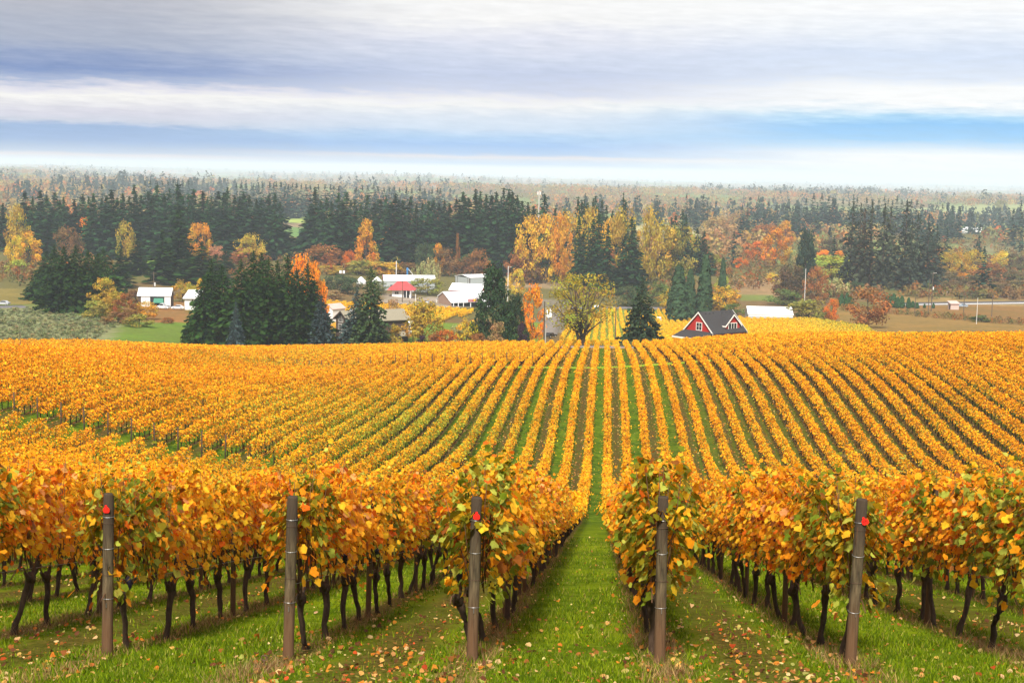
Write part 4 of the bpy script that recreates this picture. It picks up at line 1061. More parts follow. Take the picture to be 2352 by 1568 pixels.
# deciduous trees, one by one: kind, tile, tip x, tip y, foot y (or distance), width, colour, label
AUT = {'goldgreen': (.38, .31, .03), 'orange': (.60, .26, .02), 'redor': (.60, .17, .02), 'gold': (.62, .36, .03), 'yellow': (.68, .46, .04), 'olive': (.26, .24, .04), 'rust': (.30, .12, .035), 'brown': (.20, .10, .035), 'tan': (.36, .22, .09),
       'pink': (.46, .22, .11), 'ygreen': (.36, .38, .05), 'dgreen': (.06, .09, .035), 'green': (.11, .15, .035), 'darkbrown': (.10, .065, .03), 'goldol': (.44, .30, .035), 'palol': (.36, .34, .13), 'purple': (.055, .025, .04), 'bright': (.80, .27, .010)}
DEC = [
 ('tall', 0, 120, 515, 760, 48, 'goldol', 'tall golden-olive tree at the left edge of the fir wall'),
 ('oval', 0, 205, 700, 960, 52, 'gold', 'pale golden tree at the left edge below the olive-gold one'),
 ('oval', 0, 110, 730, 980, 40, 'yellow', 'yellow tree at the left edge beside the pale golden one'),
 ('bush', 0, 130, 910, 1010, 46, 'ygreen', 'yellow-green bush at the foot of the golden trees at the left edge'),
 ('oval', 0, 632, 600, 840, 50, 'bright', 'bright red-orange maple against the left of the fir wall'),
 ('round', 0, 500, 665, 800, 50, 'brown', 'brown tree just left of the red-orange maple'),
 ('round', 0, 925, 630, 780, 36, 'goldol', 'thin olive-brown tree low in front of the left fir wall'),
 ('round', 0, 1482, 628, 780, 44, 'orange', 'round orange tree in front of the left fir wall'),
 ('round', 0, 1592, 798, 900, 36, 'pink', 'round pinkish-brown tree low before the left fir wall'),
 ('round', 0, 1850, 715, 860, 54, 'goldol', 'olive-gold tree at the gap in the fir wall'),
 ('bush', 0, 1830, 825, 900, 70, 'rust', 'low rust-coloured bush before the olive-gold tree'),
 ('oval', 0, 765, 1045, 1320, 58, 'goldol', 'ragged yellow-olive tree in front of the left conifers'),
 ('bush', 0, 700, 1210, 1330, 56, 'olive', 'olive bush at the edge of the nursery field'),
 ('bush', 0, 830, 1130, 1320, 54, 'goldol', 'golden-olive bush beside the nursery field'),
 ('oval', 0, 915, 1155, 1350, 50, 'rust', 'reddish-brown shrub tree left of the white barn'),
 ('bush', 0, 870, 1290, 1375, 60, 'brown', 'low red-brown bramble under the reddish shrub tree'),
 ('round', 0, 1060, 1212, 1345, 54, 'gold', 'sparse golden apple tree in the brown grass'),
 ('bush', 0, 1028, 1310, 1400, 52, 'olive', 'dark olive bush at the edge of the lawn'),
 ('bush', 0, 1240, 1330, 1372, 26, 'rust', 'small orange-brown bush on the brown grass'),
 ('oval', 0, 1345, 1050, 1215, 56, 'goldol', 'golden-brown tree right of the white barn'),
 ('oval', 0, 1482, 1045, 1180, 28, 'gold', 'little orange tree above the white house on the left'),
 ('bush', 0, 1140, 1120, 1215, 36, 'green', 'green bush in front of the white barn'),
 ('bush', 0, 1000, 1130, 1215, 40, 'brown', 'brown bush at the left end of the white barn'),
 ('tall', 1, 350, 862, 400.0, 62, 'bright', 'bright orange maple rising behind the dark spruce clump'),
 ('oval', 1, 425, 930, 405.0, 48, 'orange', 'orange maple half hidden at the right of the spruce clump'),
 ('bush', 1, 490, 1100, 398.0, 26, 'bright', 'orange maple branch mass low beside the spruce clump'),
 ('round', 1, 497, 795, 960, 80, 'rust', 'wide round rust-orange oak before the fir wall'),
 ('round', 1, 690, 838, 970, 30, 'redor', 'small red tree beside the wide rust-orange oak'),
 ('oval', 1, 812, 618, 920, 54, 'orange', 'tall orange maple in front of the fir wall, left of the pair'),
 ('oval', 1, 1006, 638, 935, 44, 'orange', 'tall orange maple in front of the fir wall, right of the pair'),
 ('round', 1, 1258, 780, 920, 44, 'dgreen', 'dark green round tree before the fir wall'),
 ('oval', 1, 1345, 790, 930, 28, 'orange', 'slim orange tree between green and brown round trees'),
 ('round', 1, 1396, 820, 1000, 50, 'brown', 'round brown tree above the grey metal shed, left one'),
 ('round', 1, 1562, 880, 985, 44, 'brown', 'low round brown tree directly above the grey metal shed'),
 ('round', 1, 1642, 826, 975, 42, 'rust', 'round rust-brown tree above the grey metal shed'),
 ('round', 1, 1758, 815, 975, 44, 'rust', 'round orange-brown tree above the right end of the shed'),
 ('oval', 1, 1490, 720, 900, 12, 'rust', 'thin rust-orange tree climbing in front of the firs'),
 ('bush', 1, 560, 945, 1010, 60, 'goldol', 'olive-gold thicket below the wide rust oak'),
 ('bush', 1, 760, 915, 1015, 70, 'olive', 'long olive thicket behind the white barn roof'),
 ('bush', 1, 900, 920, 1010, 70, 'goldol', 'golden-brown thicket behind the long white barn'),
 ('bush', 1, 1000, 925, 1015, 44, 'gold', 'yellow-gold bush behind the long white barn'),
 ('bush', 1, 1100, 930, 1015, 66, 'brown', 'brown thicket near the blue silo'),
 ('willow', 1, 1215, 920, 1065, 34, 'palol', 'weeping pale-olive willow by the farm sheds, left one'),
 ('willow', 1, 1288, 900, 1075, 38, 'palol', 'weeping pale-olive willow by the farm sheds, right one'),
 ('round', 1, 1268, 1035, 1165, 62, 'olive', 'olive and orange tree right of the red-roofed house'),
 ('round', 1, 600, 1010, 1150, 60, 'dgreen', 'dark green tree in the row behind the left vineyard block'),
 ('round', 1, 680, 1030, 1160, 52, 'dgreen', 'dark green tree right of the dark row tree'),
 ('bush', 1, 560, 1130, 1190, 50, 'tan', 'bare tan bush at the edge of the upper vineyard block'),
 ('oval', 1, 905, 1060, 1160, 44, 'green', 'green tree left of the red-roofed house'),
 ('round', 1, 1232, 1195, 392.0, 78, 'goldol', 'olive-yellow tree right of the brown house'),
 ('oval', 1, 1010, 1200, 430.0, 40, 'tan', 'nearly bare tan tree behind the brown house'),
 ('bush', 1, 1030, 1390, 372.0, 28, 'goldol', 'small golden bush at the right corner of the brown house'),
 ('oval', 1, 1556, 1325, 366.0, 48, 'yellow', 'small bright yellow maple left of the dark pine'),
 ('bush', 1, 1400, 1425, 358.0, 44, 'redor', 'low red bush left of the yellow maple'),
 ('bush', 1, 1330, 1440, 357.0, 34, 'rust', 'low rust bush near the crest'),
 ('bush', 1, 1480, 1400, 368.0, 40, 'palol', 'grey-green shrub left of the yellow maple'),
 ('bush', 1, 1230, 1465, 350.0, 22, 'purple', 'low crimson-purple shrub on the crest'),
 ('bush', 1, 1640, 1450, 350.0, 36, 'rust', 'low orange shrub at the foot of the dark pine'),
 ('bush', 1, 1785, 1375, 347.0, 40, 'tan', 'bare tan round shrub in front of the dark pine'),
 ('oval', 2, 40, 975, 1185, 42, 'yellow', 'pale yellow tree behind the dark pine'),
 ('oval', 2, 165, 1095, 384.0, 52, 'bright', 'brilliant orange maple beside the white pole'),
 ('bush', 2, 75, 1375, 352.0, 20, 'purple', 'dark purple shrub under the orange maple'),
 ('open', 2, 520, 1015, 352.0, 140, 'goldgreen', 'big airy olive-gold tree with dark twisting limbs'),
 ('tall', 2, 140, 598, 1060, 54, 'gold', 'golden cottonwood at the left of the cottonwood grove'),
 ('tall', 2, 255, 590, 1060, 50, 'gold', 'golden-yellow cottonwood second from left in the grove'),
 ('tall', 2, 355, 560, 1055, 44, 'orange', 'orange-gold cottonwood third from left in the grove'),
 ('tall', 2, 440, 555, 1000, 48, 'gold', 'bright golden cottonwood beside the dark firs'),
 ('oval', 2, 45, 830, 1050, 48, 'rust', 'rust-brown tree at the left foot of the cottonwood grove'),
 ('bush', 2, 130, 900, 1060, 60, 'brown', 'brown thicket under the golden cottonwoods'),
 ('oval', 2, 410, 880, 1060, 44, 'orange', 'low orange tree under the golden cottonwoods'),
 ('tall', 2, 585, 540, 900, 50, 'goldol', 'dull gold cottonwood behind the middle firs'),
 ('tall', 2, 680, 600, 940, 40, 'gold', 'gold cottonwood between two dark firs'),
 ('tall', 2, 830, 530, 900, 56, 'goldol', 'tall bronze cottonwood with bare spreading limbs'),
 ('tall', 2, 1020, 530, 1080, 46, 'goldol', 'tall bronze-gold cottonwood left of the olive pair'),
 ('tall', 2, 1080, 620, 1085, 72, 'goldol', 'wide olive-gold cottonwood in the middle of the valley'),
 ('tall', 2, 1235, 660, 1075, 70, 'olive', 'wide olive cottonwood right of the olive-gold one'),
 ('oval', 2, 1285, 665, 900, 44, 'gold', 'gold crown behind the wide olive cottonwood'),
 ('oval', 2, 505, 860, 1060, 50, 'pink', 'pinkish bare-twigged tree under the middle firs'),
 ('oval', 2, 720, 828, 1065, 54, 'rust', 'rust-pink tree between the middle firs'),
 ('bush', 2, 780, 970, 1095, 44, 'brown', 'brown bush under the rust-pink tree'),
 ('oval', 2, 940, 830, 1080, 44, 'goldol', 'low gold tree at the foot of the bronze cottonwood'),
 ('oval', 2, 1390, 780, 960, 38, 'rust', 'rusty small tree right of the olive cottonwoods'),
 ('oval', 2, 1485, 845, 1010, 34, 'olive', 'olive tree behind the columnar evergreens'),
 ('bush', 2, 1215, 1125, 1290, 66, 'goldol', 'orange-olive bush left of the red house roof'),
 ('bush', 2, 1330, 1160, 1290, 50, 'tan', 'twiggy orange-tan bush behind the red house'),
 ('round', 2, 1432, 1170, 1295, 58, 'olive', 'olive round bush behind the red house ridge'),
 ('oval', 2, 1562, 1018, 1200, 34, 'ygreen', 'bright yellow-green tree top behind the red house'),
 ('round', 2, 1580, 1100, 1295, 62, 'gold', 'golden-orange tree right behind the red house'),
 ('bush', 2, 855, 1100, 1250, 52, 'dgreen', 'dark green rounded bush left of the cedar'),
 ('bush', 2, 1090, 1075, 1245, 42, 'green', 'green bush right of the cedar'),
 ('bush', 2, 1640, 1230, 1310, 40, 'green', 'green bush beside the white shed'),
 ('round', 2, 1520, 585, 790, 66, 'tan', 'large drab olive-brown tree in the right-hand woods'),
 ('oval', 2, 1720, 690, 810, 36, 'gold', 'bright golden tree in the right-hand woods'),
 ('round', 2, 1665, 550, 680, 32, 'tan', 'hazy gold tree far off in the right-hand woods'),
 ('oval', 2, 1830, 770, 930, 60, 'redor', 'wide orange-red maple in the right-hand woods'),
 ('oval', 2, 1690, 880, 970, 30, 'redor', 'small red tree low in the right-hand woods'),
 ('round', 2, 1870, 640, 800, 52, 'rust', 'hazy red-brown tree behind the orange-red maple'),
 ('oval', 3, 65, 672, 965, 54, 'orange', 'tall orange maple left of the layered pine'),
 ('oval', 3, 130, 620, 800, 44, 'orange', 'orange crown behind the tall orange maple'),
 ('oval', 3, 168, 830, 945, 30, 'palol', 'pale yellow-olive tree at the foot of the orange maple'),
 ('round', 3, 480, 750, 890, 62, 'darkbrown', 'wide dark brown tree right of the layered pine'),
 ('bush', 3, 420, 835, 920, 30, 'bright', 'bright orange bush under the dark brown tree'),
 ('bush', 3, 520, 840, 920, 24, 'bright', 'small bright orange bush beside the tall firs'),
 ('round', 3, 460, 865, 1070, 92, 'ygreen', 'broad yellow-green tree right of the layered pine'),
 ('round', 3, 175, 945, 1200, 66, 'darkbrown', 'dark olive-brown twin-crowned tree near the red house'),
 ('tall', 3, 368, 965, 1235, 52, 'rust', 'upright rust-brown tree beside the dark olive-brown one'),
 ('willow', 3, 492, 1035, 1180, 56, 'palol', 'pale olive willow right of the upright rust-brown tree'),
 ('round', 3, 742, 1115, 1405, 80, 'rust', 'large round copper-brown oak in the right-hand field'),
 ('bush', 3, 300, 1205, 1350, 80, 'olive', 'wide olive bush at the right end of the white shed'),
 ('oval', 3, 480, 1195, 1360, 36, 'redor', 'reddish shrub right of the wide olive bush'),
 ('bush', 3, 120, 1130, 1235, 60, 'green', 'green bush at the foot of the twin-crowned tree'),
 ('bush', 3, 640, 1070, 1150, 50, 'dgreen', 'dark green bush behind the copper-brown oak'),
 ('bush', 3, 1575, 1315, 1360, 40, 'green', 'dark green hedge bush by the pole in the field'),
 ('oval', 3, 1262, 820, 1010, 48, 'rust', 'orange-brown tree right of the tall old firs'),
 ('oval', 3, 1345, 825, 1020, 46, 'goldol', 'golden-olive tree right of the tall old firs'),
 ('oval', 3, 1420, 830, 1010, 34, 'gold', 'yellow tree between golden-olive trees on the right'),
 ('tall', 3, 1528, 830, 1030, 44, 'goldol', 'tall brown-gold tree on the right plain'),
 ('bush', 3, 1440, 1000, 1060, 26, 'orange', 'small orange bush below the golden trees'),
 ('bush', 3, 1630, 930, 1060, 60, 'rust', 'rusty thicket on the right plain'),
 ('round', 3, 1720, 838, 965, 30, 'yellow', 'round yellow tree near the right edge'),
 ('round', 3, 1832, 855, 965, 34, 'darkbrown', 'round dark brown tree near the right edge'),
 ('round', 3, 1725, 460, 580, 26, 'olive', 'hazy olive tree beside the far white building'),
 ('bush', 3, 30, 1005, 1065, 26, 'yellow', 'small yellow bush left of the twin-crowned tree'),
]
for kd, k, a, b_, c_, w_, cn, lab in DEC:
    x, y = T(k, a, b_)
    c = np.array(AUT[cn]) * random.uniform(.9, 1.1)
    kw = dict(D=c_) if isinstance(c_, float) else dict(base=T(k, a, c_)[1])
    nm = 'shrub' if kd == 'bush' else 'maple_tree' if 'maple' in lab else 'willow_tree' if kd == 'willow' else 'deciduous_tree'
    dm = None if ('hazy' in lab or 'right' in lab or 'far' in lab) else 765 if k < 2 else 755 if x < 1500 else None
    tree(kd, nm, lab, x, y, w_, col=tuple(c), dmax=dm, cat='shrub' if kd == 'bush' else 'tree', **kw)

# orchard on the right and the nursery field on the left
i = 0
for row, (y0, x0, x1, n_, hh) in enumerate([(632, 2040, 2352, 12, 15), (640, 2050, 2370, 12, 16), (650, 2068, 2370, 13, 17), (660, 2160, 2370, 10, 17), (672, 2170, 2370, 9, 16), (685, 2210, 2370, 8, 18), (640, 1870, 2040, 8, 18), (650, 1890, 2060, 7, 18), (612, 2230, 2370, 8, 14), (622, 2240, 2370, 8, 15)]):
    for q in range(n_):
        i += 1
        x = x0 + (x1 - x0) * (q + random.uniform(-.3, .3)) / n_; y = y0 + random.uniform(-3, 3) + (x - 2200) * .006
        tree('orchard', 'orchard_tree', 'drab olive-brown orchard tree, row %d from the back, %s along' % (row + 1, ordw(q + 1)) if False else 'drab olive-brown orchard tree among the rows beyond the right-hand road', x, y - hh * random.uniform(.8, 1.2), 24 * random.uniform(.7, 1.25), base=y, col=random.choice([(.13, .105, .045), (.17, .12, .05), (.12, .115, .05), (.20, .12, .05)]), group='orchard trees beyond the right-hand road', parts=True, cat='fruit tree')
for row in range(15):
    y0 = 706 + row * 5.4
    for q in range(19):
        x = -30 + q * 17 + (row % 2) * 8 + random.uniform(-3, 3); y = y0 + random.uniform(-1.2, 1.2) + x * .012
        lim = 60 + (y - 700) * 4.6 if y < 742 else 285 - (y - 742) * 1.7
        if x > lim or (y < 712 and x > -40 and x < 200): continue
        s_ = random.uniform(.6, 1.3)
        tree('shrub', 'nursery_shrub', 'small pale grey-green shrub planted in the nursery field on the left', x, y - 9 * s_, 12 * s_, base=y, col=random.choice([(.17, .19, .085), (.21, .22, .11), (.13, .15, .06), (.24, .22, .10)]), group='shrubs planted in the nursery field', parts=False, cat='shrub')

# ------------------------------------------------------------------ woods too far off to count
rg = np.random.default_rng(77)
def wood(pts, kinds_p, hmean, seed, wide=1.0, rough=.15):
    """pts (n,3) feet; soft irregular crowns or cones of leaf faces"""
    parts = []
    n = len(pts)
    isc = rg.random(n) < kinds_p
    for conif_ in (True, False):
        P = pts[isc == conif_]; m = len(P)
        if m == 0: continue
        per = 34 if conif_ else 36
        H = hmean * rg.uniform(.6, 1.25, m) * (1.35 if conif_ else .85); Wd = H * (rg.uniform(.19, .30, m) if conif_ else rg.uniform(.42, .7, m)) * wide
        Pr, Hr, Wr = np.repeat(P, per, 0), np.repeat(H, per), np.repeat(Wd, per)
        h_ = rg.beta(1.0, 1.5, m * per) if conif_ else rg.beta(1.5, 1.2, m * per)
        a = rg.uniform(0, 6.28, m * per)
        prof = (1 - h_) * .95 + .05 if conif_ else np.sqrt(np.clip(1 - (2 * h_ - .9) ** 2, .05, 1))
        rr = Wr * prof * np.sqrt(rg.uniform(.2, 1, m * per)) * (1.1 if conif_ else 1.0)
        off = np.stack([rr * np.cos(a), rr * np.sin(a), h_ * Hr], 1)
        d = np.stack([np.cos(a), np.sin(a), .6 + 0 * a], 1) + rg.normal(0, .4, (m * per, 3))
        s = Hr * (rg.uniform(.10, .17, m * per) if conif_ else rg.uniform(.13, .24, m * per))
        V, f = leaf_geo(Pr + off, d, s, DIAM, rg, roll=1.2)
        if conif_: c = np.array([[.036, .058, .045]]) * np.repeat(rg.uniform(.7, 1.3, (m, 1)), per, 0)
        else: c = np.repeat(pick([(3, (.34, .24, .07)), (3, (.36, .20, .08)), (2, (.44, .19, .05)), (3, (.25, .22, .07)), (2, (.24, .14, .06)), (1.2, (.46, .14, .035)), (2, (.16, .17, .06)), (1.5, (.42, .30, .12))], m, rg, .12), per, 0)
        parts.append((V, f, np.clip(c * rg.uniform(1 - rough, 1 + rough, (m * per, 1)), .01, .9)))
    return parts
parts = []
for lo, hi, n_, hm in ((905, 1600, 2300, 13), (1600, 2800, 3600, 15), (2800, 5500, 4600, 17), (5500, 11000, 5200, 20), (11000, 24000, 4200, 26)):
    D = np.sqrt(rg.uniform(lo ** 2, hi ** 2, n_)); t_ = rg.uniform(-.52, .36, n_); X = t_ * D
    clus = vnoise(X / 170 + 5, D / 240, 61) * .7 + vnoise(X / 50, D / 80, 62) * .3
    ok = clus > np.where(t_ > -.04, .40, .43)
    # the open fields of the plain stay open
    xv = project(np.stack([X, D, ground(X, D)], 1))
    wide = 1.0 if hi < 5000 else 2.2 if hi < 12000 else 4.5
    openf = ((xv[:, 0] > 640) & (xv[:, 0] < 715) & (xv[:, 1] > 492)) | ((xv[:, 0] > 1320) & (xv[:, 0] < 1460) & (xv[:, 1] > 508)) | ((xv[:, 0] > 2100) & (xv[:, 1] > 476) & (xv[:, 1] < 496)) | ((xv[:, 0] > 1460) & (xv[:, 0] < 1620) & (xv[:, 1] > 512) & (xv[:, 1] < 545) & (D < 1500))
    ok &= ~openf
    X, D = X[ok], D[ok]
    belt = (vnoise(X / 420 + 2, D / 330, 63) + .25 * (rg.random(len(X)) - .5)) > .60
    P3 = np.stack([X, D, ground(X, D)], 1)
    if belt.any(): parts += wood(P3[belt], .9 if wide == 1 else .6, hm * 1.25, 0, wide, .15 if hi < 2700 else .05)
    parts += wood(P3[~belt], .035, hm, 0, wide, .15 if hi < 2700 else .05)
V, FA, CA = join(parts)
tag(link('distant_woods', mesh_np('distant_woods', V, FA, CA), M_far), 'patchwork of hazy autumn woods and dark conifers stretching to the horizon', 'woods', kind='stuff')
# brush and thickets between the trees of the valley
pts = []
def strip(x0, x1, y0, y1, n_):
    for _ in range(n_):
        x, y = random.uniform(x0, x1), random.uniform(y0, y1); D = hit(x, y); X = ray(x, y)[0] * D
        pts.append((X, D, gz(X, D)))
strip(1330, 1960, 570, 640, 330); strip(1180, 1460, 600, 650, 160); strip(640, 1190, 592, 634, 200); strip(1960, 2400, 585, 632, 260); strip(-40, 260, 605, 662, 120); strip(1560, 1980, 500, 570, 200); strip(2050, 2400, 520, 590, 220); strip(1440, 1540, 640, 690, 40)
strip(1650, 1960, 640, 668, 70); strip(1780, 1960, 668, 700, 70); strip(1960, 2110, 640, 690, 60); strip(1500, 1640, 660, 700, 50); strip(2100, 2400, 676, 688, 90); strip(420, 640, 590, 640, 50); strip(1330, 1500, 655, 696, 40)
low_from = len(pts)
for q in range(130):
    x_ = random.uniform(1935, 2360); strip(x_, x_, 711 + (x_ - 1935) * .078, 714 + (x_ - 1935) * .082, 1)
strip(1930, 2000, 708, 716, 10); strip(540, 640, 625, 680, 30); strip(1180, 1260, 600, 640, 40); strip(2070, 2300, 655, 662, 70)
P = np.array(pts)
ex = P.copy(); 
parts = wood(P[:low_from], 0.0, 6.0, 0) + wood(P[low_from:], 0.0, 2.6, 0)
V, FA, CA = join(parts)
CA = [c * [.62, .62, .62] for c in CA]
tag(link('valley_brush', mesh_np('valley_brush', V, FA, CA), M_far), 'brown and olive brush and brambles filling the valley floor between trees', 'brush', kind='stuff')

# ------------------------------------------------------------------ farm vineyards on the flat beyond the crest
def block(x0, x1, d0, d1, sp_, nl, size, seed, pal, edge=None):
    xs = np.arange(x0, x1, sp_); ys = np.arange(d0, d1, 1.4); Xb, Yb = np.meshgrid(xs, ys); Xb, Yb = Xb.ravel(), Yb.ravel()
    if edge is not None:
        k_ = in_poly(Xb, Yb, edge); Xb, Yb = Xb[k_], Yb[k_]
    return far_vines(Xb, Yb, ground(Xb, Yb), nl, size, pal, seed, halfw=.34, trunk=False, top=2.0, low=.35)
def yel_pal(g):
    def f(x, y, hh, rg):
        n = len(x); c = np.where((rg.random(n) < .7)[:, None], (.92, .56, .025), (.90, .42, .015)); gg = g(x, y)
        return np.clip(np.where((rg.random(n) < gg)[:, None], (.50, .46, .05), c) * (1 + rg.normal(0, .1, (n, 1))), .003, .95)
    return f
pA = block(-112, -38, 430, 560, 3.0, 40, .38, 901, yel_pal(lambda x, y: .05 + 0 * x), region([(742, 690), (870, 687), (1000, 700), (1098, 702), (1090, 724), (1000, 745), (900, 770), (730, 770)], 400))
pB = block(-17, 44, 352, 640, 2.4, 34, .36, 902, yel_pal(lambda x, y: .12 + 0 * x), region([(1290, 760), (1365, 706), (1428, 706), (1436, 722), (1505, 718), (1620, 716), (1640, 790), (1290, 800)], 345))
pC = block(30, 120, 360, 640, 2.4, 34, .36, 903, yel_pal(lambda x, y: np.clip((x - 62) / 30, .08, .75)), region([(1640, 726), (1712, 738), (1825, 739), (1850, 735), (1990, 757), (2010, 775), (1640, 790)], 345))
for nm, pr, lab in (('upper_vineyard_block', pA, 'golden vineyard block below the white farm market'), ('middle_vineyard_block', pB, 'yellow vine rows running to the road left of the red house'), ('side_vineyard_block', pC, 'yellow-green vineyard block right of the red house')):
    V, FA, CA = join(pr)
    tag(link(nm, mesh_np(nm, V, FA, CA), M_far), lab, 'grapevines', kind='stuff')

# ------------------------------------------------------------------ roads
M_asph = plain('asphalt', (.15, .14, .14), 1.0, .12, 1.5, spec=0.0)
M_gravel = plain('pale_gravel', (.21, .18, .155), 1.0, .15, .8, spec=0.0)
M_line = plain('road_paint', (.75, .74, .70), .7, .06, 2)
def rd(pts, lo=235.0): return region(pts, lo)
c = rd([(2030, 701), (2140, 698.5), (2250, 697), (2400, 695)], 400)
sheet('road', c, 13.0, M_asph, .25, label='grey two-lane road crossing the plain on the right', cat='road')
sheet('edge_line', [(x, d - 5.6) for x, d in c], .5, M_line, .40, label='white edge line along the near side of the right-hand road', cat='road marking')
c = rd([(1270, 706.5), (1420, 707), (1570, 709)], 400)
sheet('valley_road', c, 9.0, M_asph, .25, label='grey road behind the vine rows left of the red house', cat='road')
sheet('farm_lane', rd([(1258, 770), (1272, 735), (1282, 712), (1300, 704)], 300), 6.0, M_gravel, .2, label='pale gravel lane beside the brilliant orange maple', cat='lane')
sheet('left_road', rd([(-80, 708), (0, 707), (58, 706)], 300), 8.0, M_asph, .25, label='grey road stub at the left edge beside the nursery field', cat='road')
sheet('orchard_track', rd([(2050, 664), (2110, 668), (2200, 673), (2330, 684)], 400), 4.0, M_gravel, .25, label='pale track through the orchard on the right', cat='track')
sheet('dirt_track', [(-22, 331.5), (0, 331), (12, 331)], 4.0, M_gravel, .12, 2.0, label='grey dirt track across the far end of the vine rows', cat='track')

# ------------------------------------------------------------------ buildings
M_white = plain('white_metal_roof', (.76, .76, .75), .5, .06, 1.2, stretch=(3, 3, .3))
M_wall = plain('white_siding', (.74, .73, .70), .7, .05, .8, stretch=(1, 1, 6))
M_grey = plain('grey_metal_siding', (.36, .39, .38), .55, .05, .8, stretch=(6, 6, .4))
M_red = plain('red_siding', (.40, .022, .016), .65, .07, 1.0, stretch=(.6, .6, 14))
M_roof = plain('dark_shingles', (.042, .039, .039), .9, .16, 5.0, stretch=(1, 1, 3), bump=.3)
M_trim = plain('cream_trim', (.80, .76, .68), .6, .03, 2)
M_glass, t, b = new_mat('window_glass'); b.inputs['Base Color'].default_value = (.02, .024, .028, 1); b.inputs['Roughness'].default_value = .12
nzg = N(t, 'ShaderNodeTexNoise', ins={2: .7}); bpg = N(t, 'ShaderNodeBump', ins={0: .1}); t.links.new(nzg.outputs[0], bpg.inputs['Height']); t.links.new(bpg.outputs[0], b.inputs['Normal'])
M_brown = plain('brown_timber', (.085, .055, .040), .85, .15, 1.2, stretch=(8, 8, .4))
M_tanroof = plain('tan_shingles', (.25, .22, .155), .9, .12, 4.0)
M_rust2 = plain('tan_board_wall', (.30, .19, .135), .8, .08, 1, stretch=(5, 5, .4))
M_redroof = plain('red_metal_roof', (.52, .06, .06), .5, .06, .8)
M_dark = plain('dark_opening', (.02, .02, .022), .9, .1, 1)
M_green = plain('green_tarp', (.05, .20, .13), .6, .1, 1)
M_blue = plain('blue_painted_steel', (.05, .20, .42), .5, .08, 1)
M_maroon = plain('maroon_board', (.36, .02, .03), .6, .04, 2)
M_yellow = plain('yellow_paint', (.85, .48, .02), .5, .05, 2)
M_pole = plain('pole_wood', (.10, .075, .055), .9, .2, 2)
M_pale = plain('pale_pole', (.62, .60, .57), .6, .06, 2)
M_pink = plain('pinkish_plaster', (.52, .38, .33), .8, .07, 1)
M_skyl, t, b = new_mat('skylight_glass'); b.inputs['Base Color'].default_value = (.75, .82, .88, 1); b.inputs['Roughness'].default_value = .05; b.inputs['Metallic'].default_value = .85
nzg = N(t, 'ShaderNodeTexNoise', ins={2: .5}); bpg = N(t, 'ShaderNodeBump', ins={0: .05}); t.links.new(nzg.outputs[0], bpg.inputs['Height']); t.links.new(bpg.outputs[0], b.inputs['Normal'])

def site(name, label, cat, xv, D, rz, group=None, yv=None):
    """a building's Empty on the terrain; returns it and the metres per picture pixel there"""
    if D is None: D = hit(xv, yv)
    p = at(xv, 700, D)
    o = thing(name, label, cat, (p[0], D, gz(p[0], D)), R(rz), group)
    return o, D / F
def gable_walls(L, w, eh, rh, zb=-3.0, x0=0.0):
    return MB().prism([(x0, -w / 2, zb), (x0, -w / 2, eh), (x0, 0, rh), (x0, w / 2, eh), (x0, w / 2, zb)], (L, 0, 0))
def gable_roof(L, w, eh, rh, over=.4, th=.18, x0=0.0):
    s = (rh - eh) / (w / 2); e = w / 2 + over; ze = eh - s * over
    ring = [(0, -e, ze + .02), (0, 0, rh + .02), (0, e, ze + .02), (0, e, ze + .02 + th), (0, 0, rh + .02 + th), (0, -e, ze + .02 + th)]
    return MB().prism([(x0 - over, y, z) for _, y, z in ring], (L + 2 * over, 0, 0))
def barge(w, eh, rh, x, over=.4, th=.30, t_=.06):
    s = (rh - eh) / (w / 2); e = w / 2 + over + .02; ze = eh - s * (over + .02); m = MB()
    for sg in (-1, 1): m.prism([(x, sg * e, ze - th * .5), (x, 0, rh - th * .5), (x, 0, rh + th * .75), (x, sg * e, ze + th * .75)], (t_, 0, 0))
    return m
def window(par, face, pos, a0, a1, z0, z1, cols=2, rows=2, fw=.12, frame=None, name='window'):
    """a framed window on a wall facing -x ('x') or -y ('y'); pos = that wall's coordinate"""
    def bx(m, u0, u1, v0, v1, p0, p1):
        if face == 'x': m.box(p0, p1, u0, u1, v0, v1)
        else: m.box(u0, u1, p0, p1, v0, v1)
    m = MB(); p0, p1 = pos - .07, pos + .02
    bx(m, a0 - fw, a0, z0 - fw, z1 + fw, p0, p1); bx(m, a1, a1 + fw, z0 - fw, z1 + fw, p0, p1)
    bx(m, a0, a1, z1, z1 + fw, p0, p1); bx(m, a0, a1, z0 - fw, z0, p0, p1)
    for k in range(1, cols):
        u = a0 + (a1 - a0) * k / cols; bx(m, u - fw * .35, u + fw * .35, z0, z1, p0 + .01, p1)
    for k in range(1, rows):
        v = z0 + (z1 - z0) * k / rows; bx(m, a0, a1, v - .025, v + .025, p0 + .02, p1)
    f = m.build(name, frame or M_trim, par)
    g_ = MB(); bx(g_, a0, a1, z0, z1, pos - .025, pos - .005); g_.build('pane', M_glass, f)
    return f

# red house just beyond the crest
o, S = site('red_house', 'red gabled house with dark shingle roof, cream trim and a dormer, beyond the crest', 'house', 1607, 338.0, 43)
zap = at(1631, 718.5, 338.0)[2] - o.location.z                       # ridge height above its ground
rh = zap; eh = rh - 4.45; w = 9.2; L = 11.2
gable_walls(L, w, eh, rh).build('wall', M_red, o)
rf = gable_roof(L, w, eh, rh, .35, .16).build('roof', M_roof, o)
barge(w, eh, rh, -.44, .35).build('barge_board', M_trim, o)
barge(w, eh, rh, L + .38, .35).build('barge_board', M_trim, o)
window(o, 'x', -.0, -.9, .75, eh + .35, eh + 2.0, 2, 2, .14)
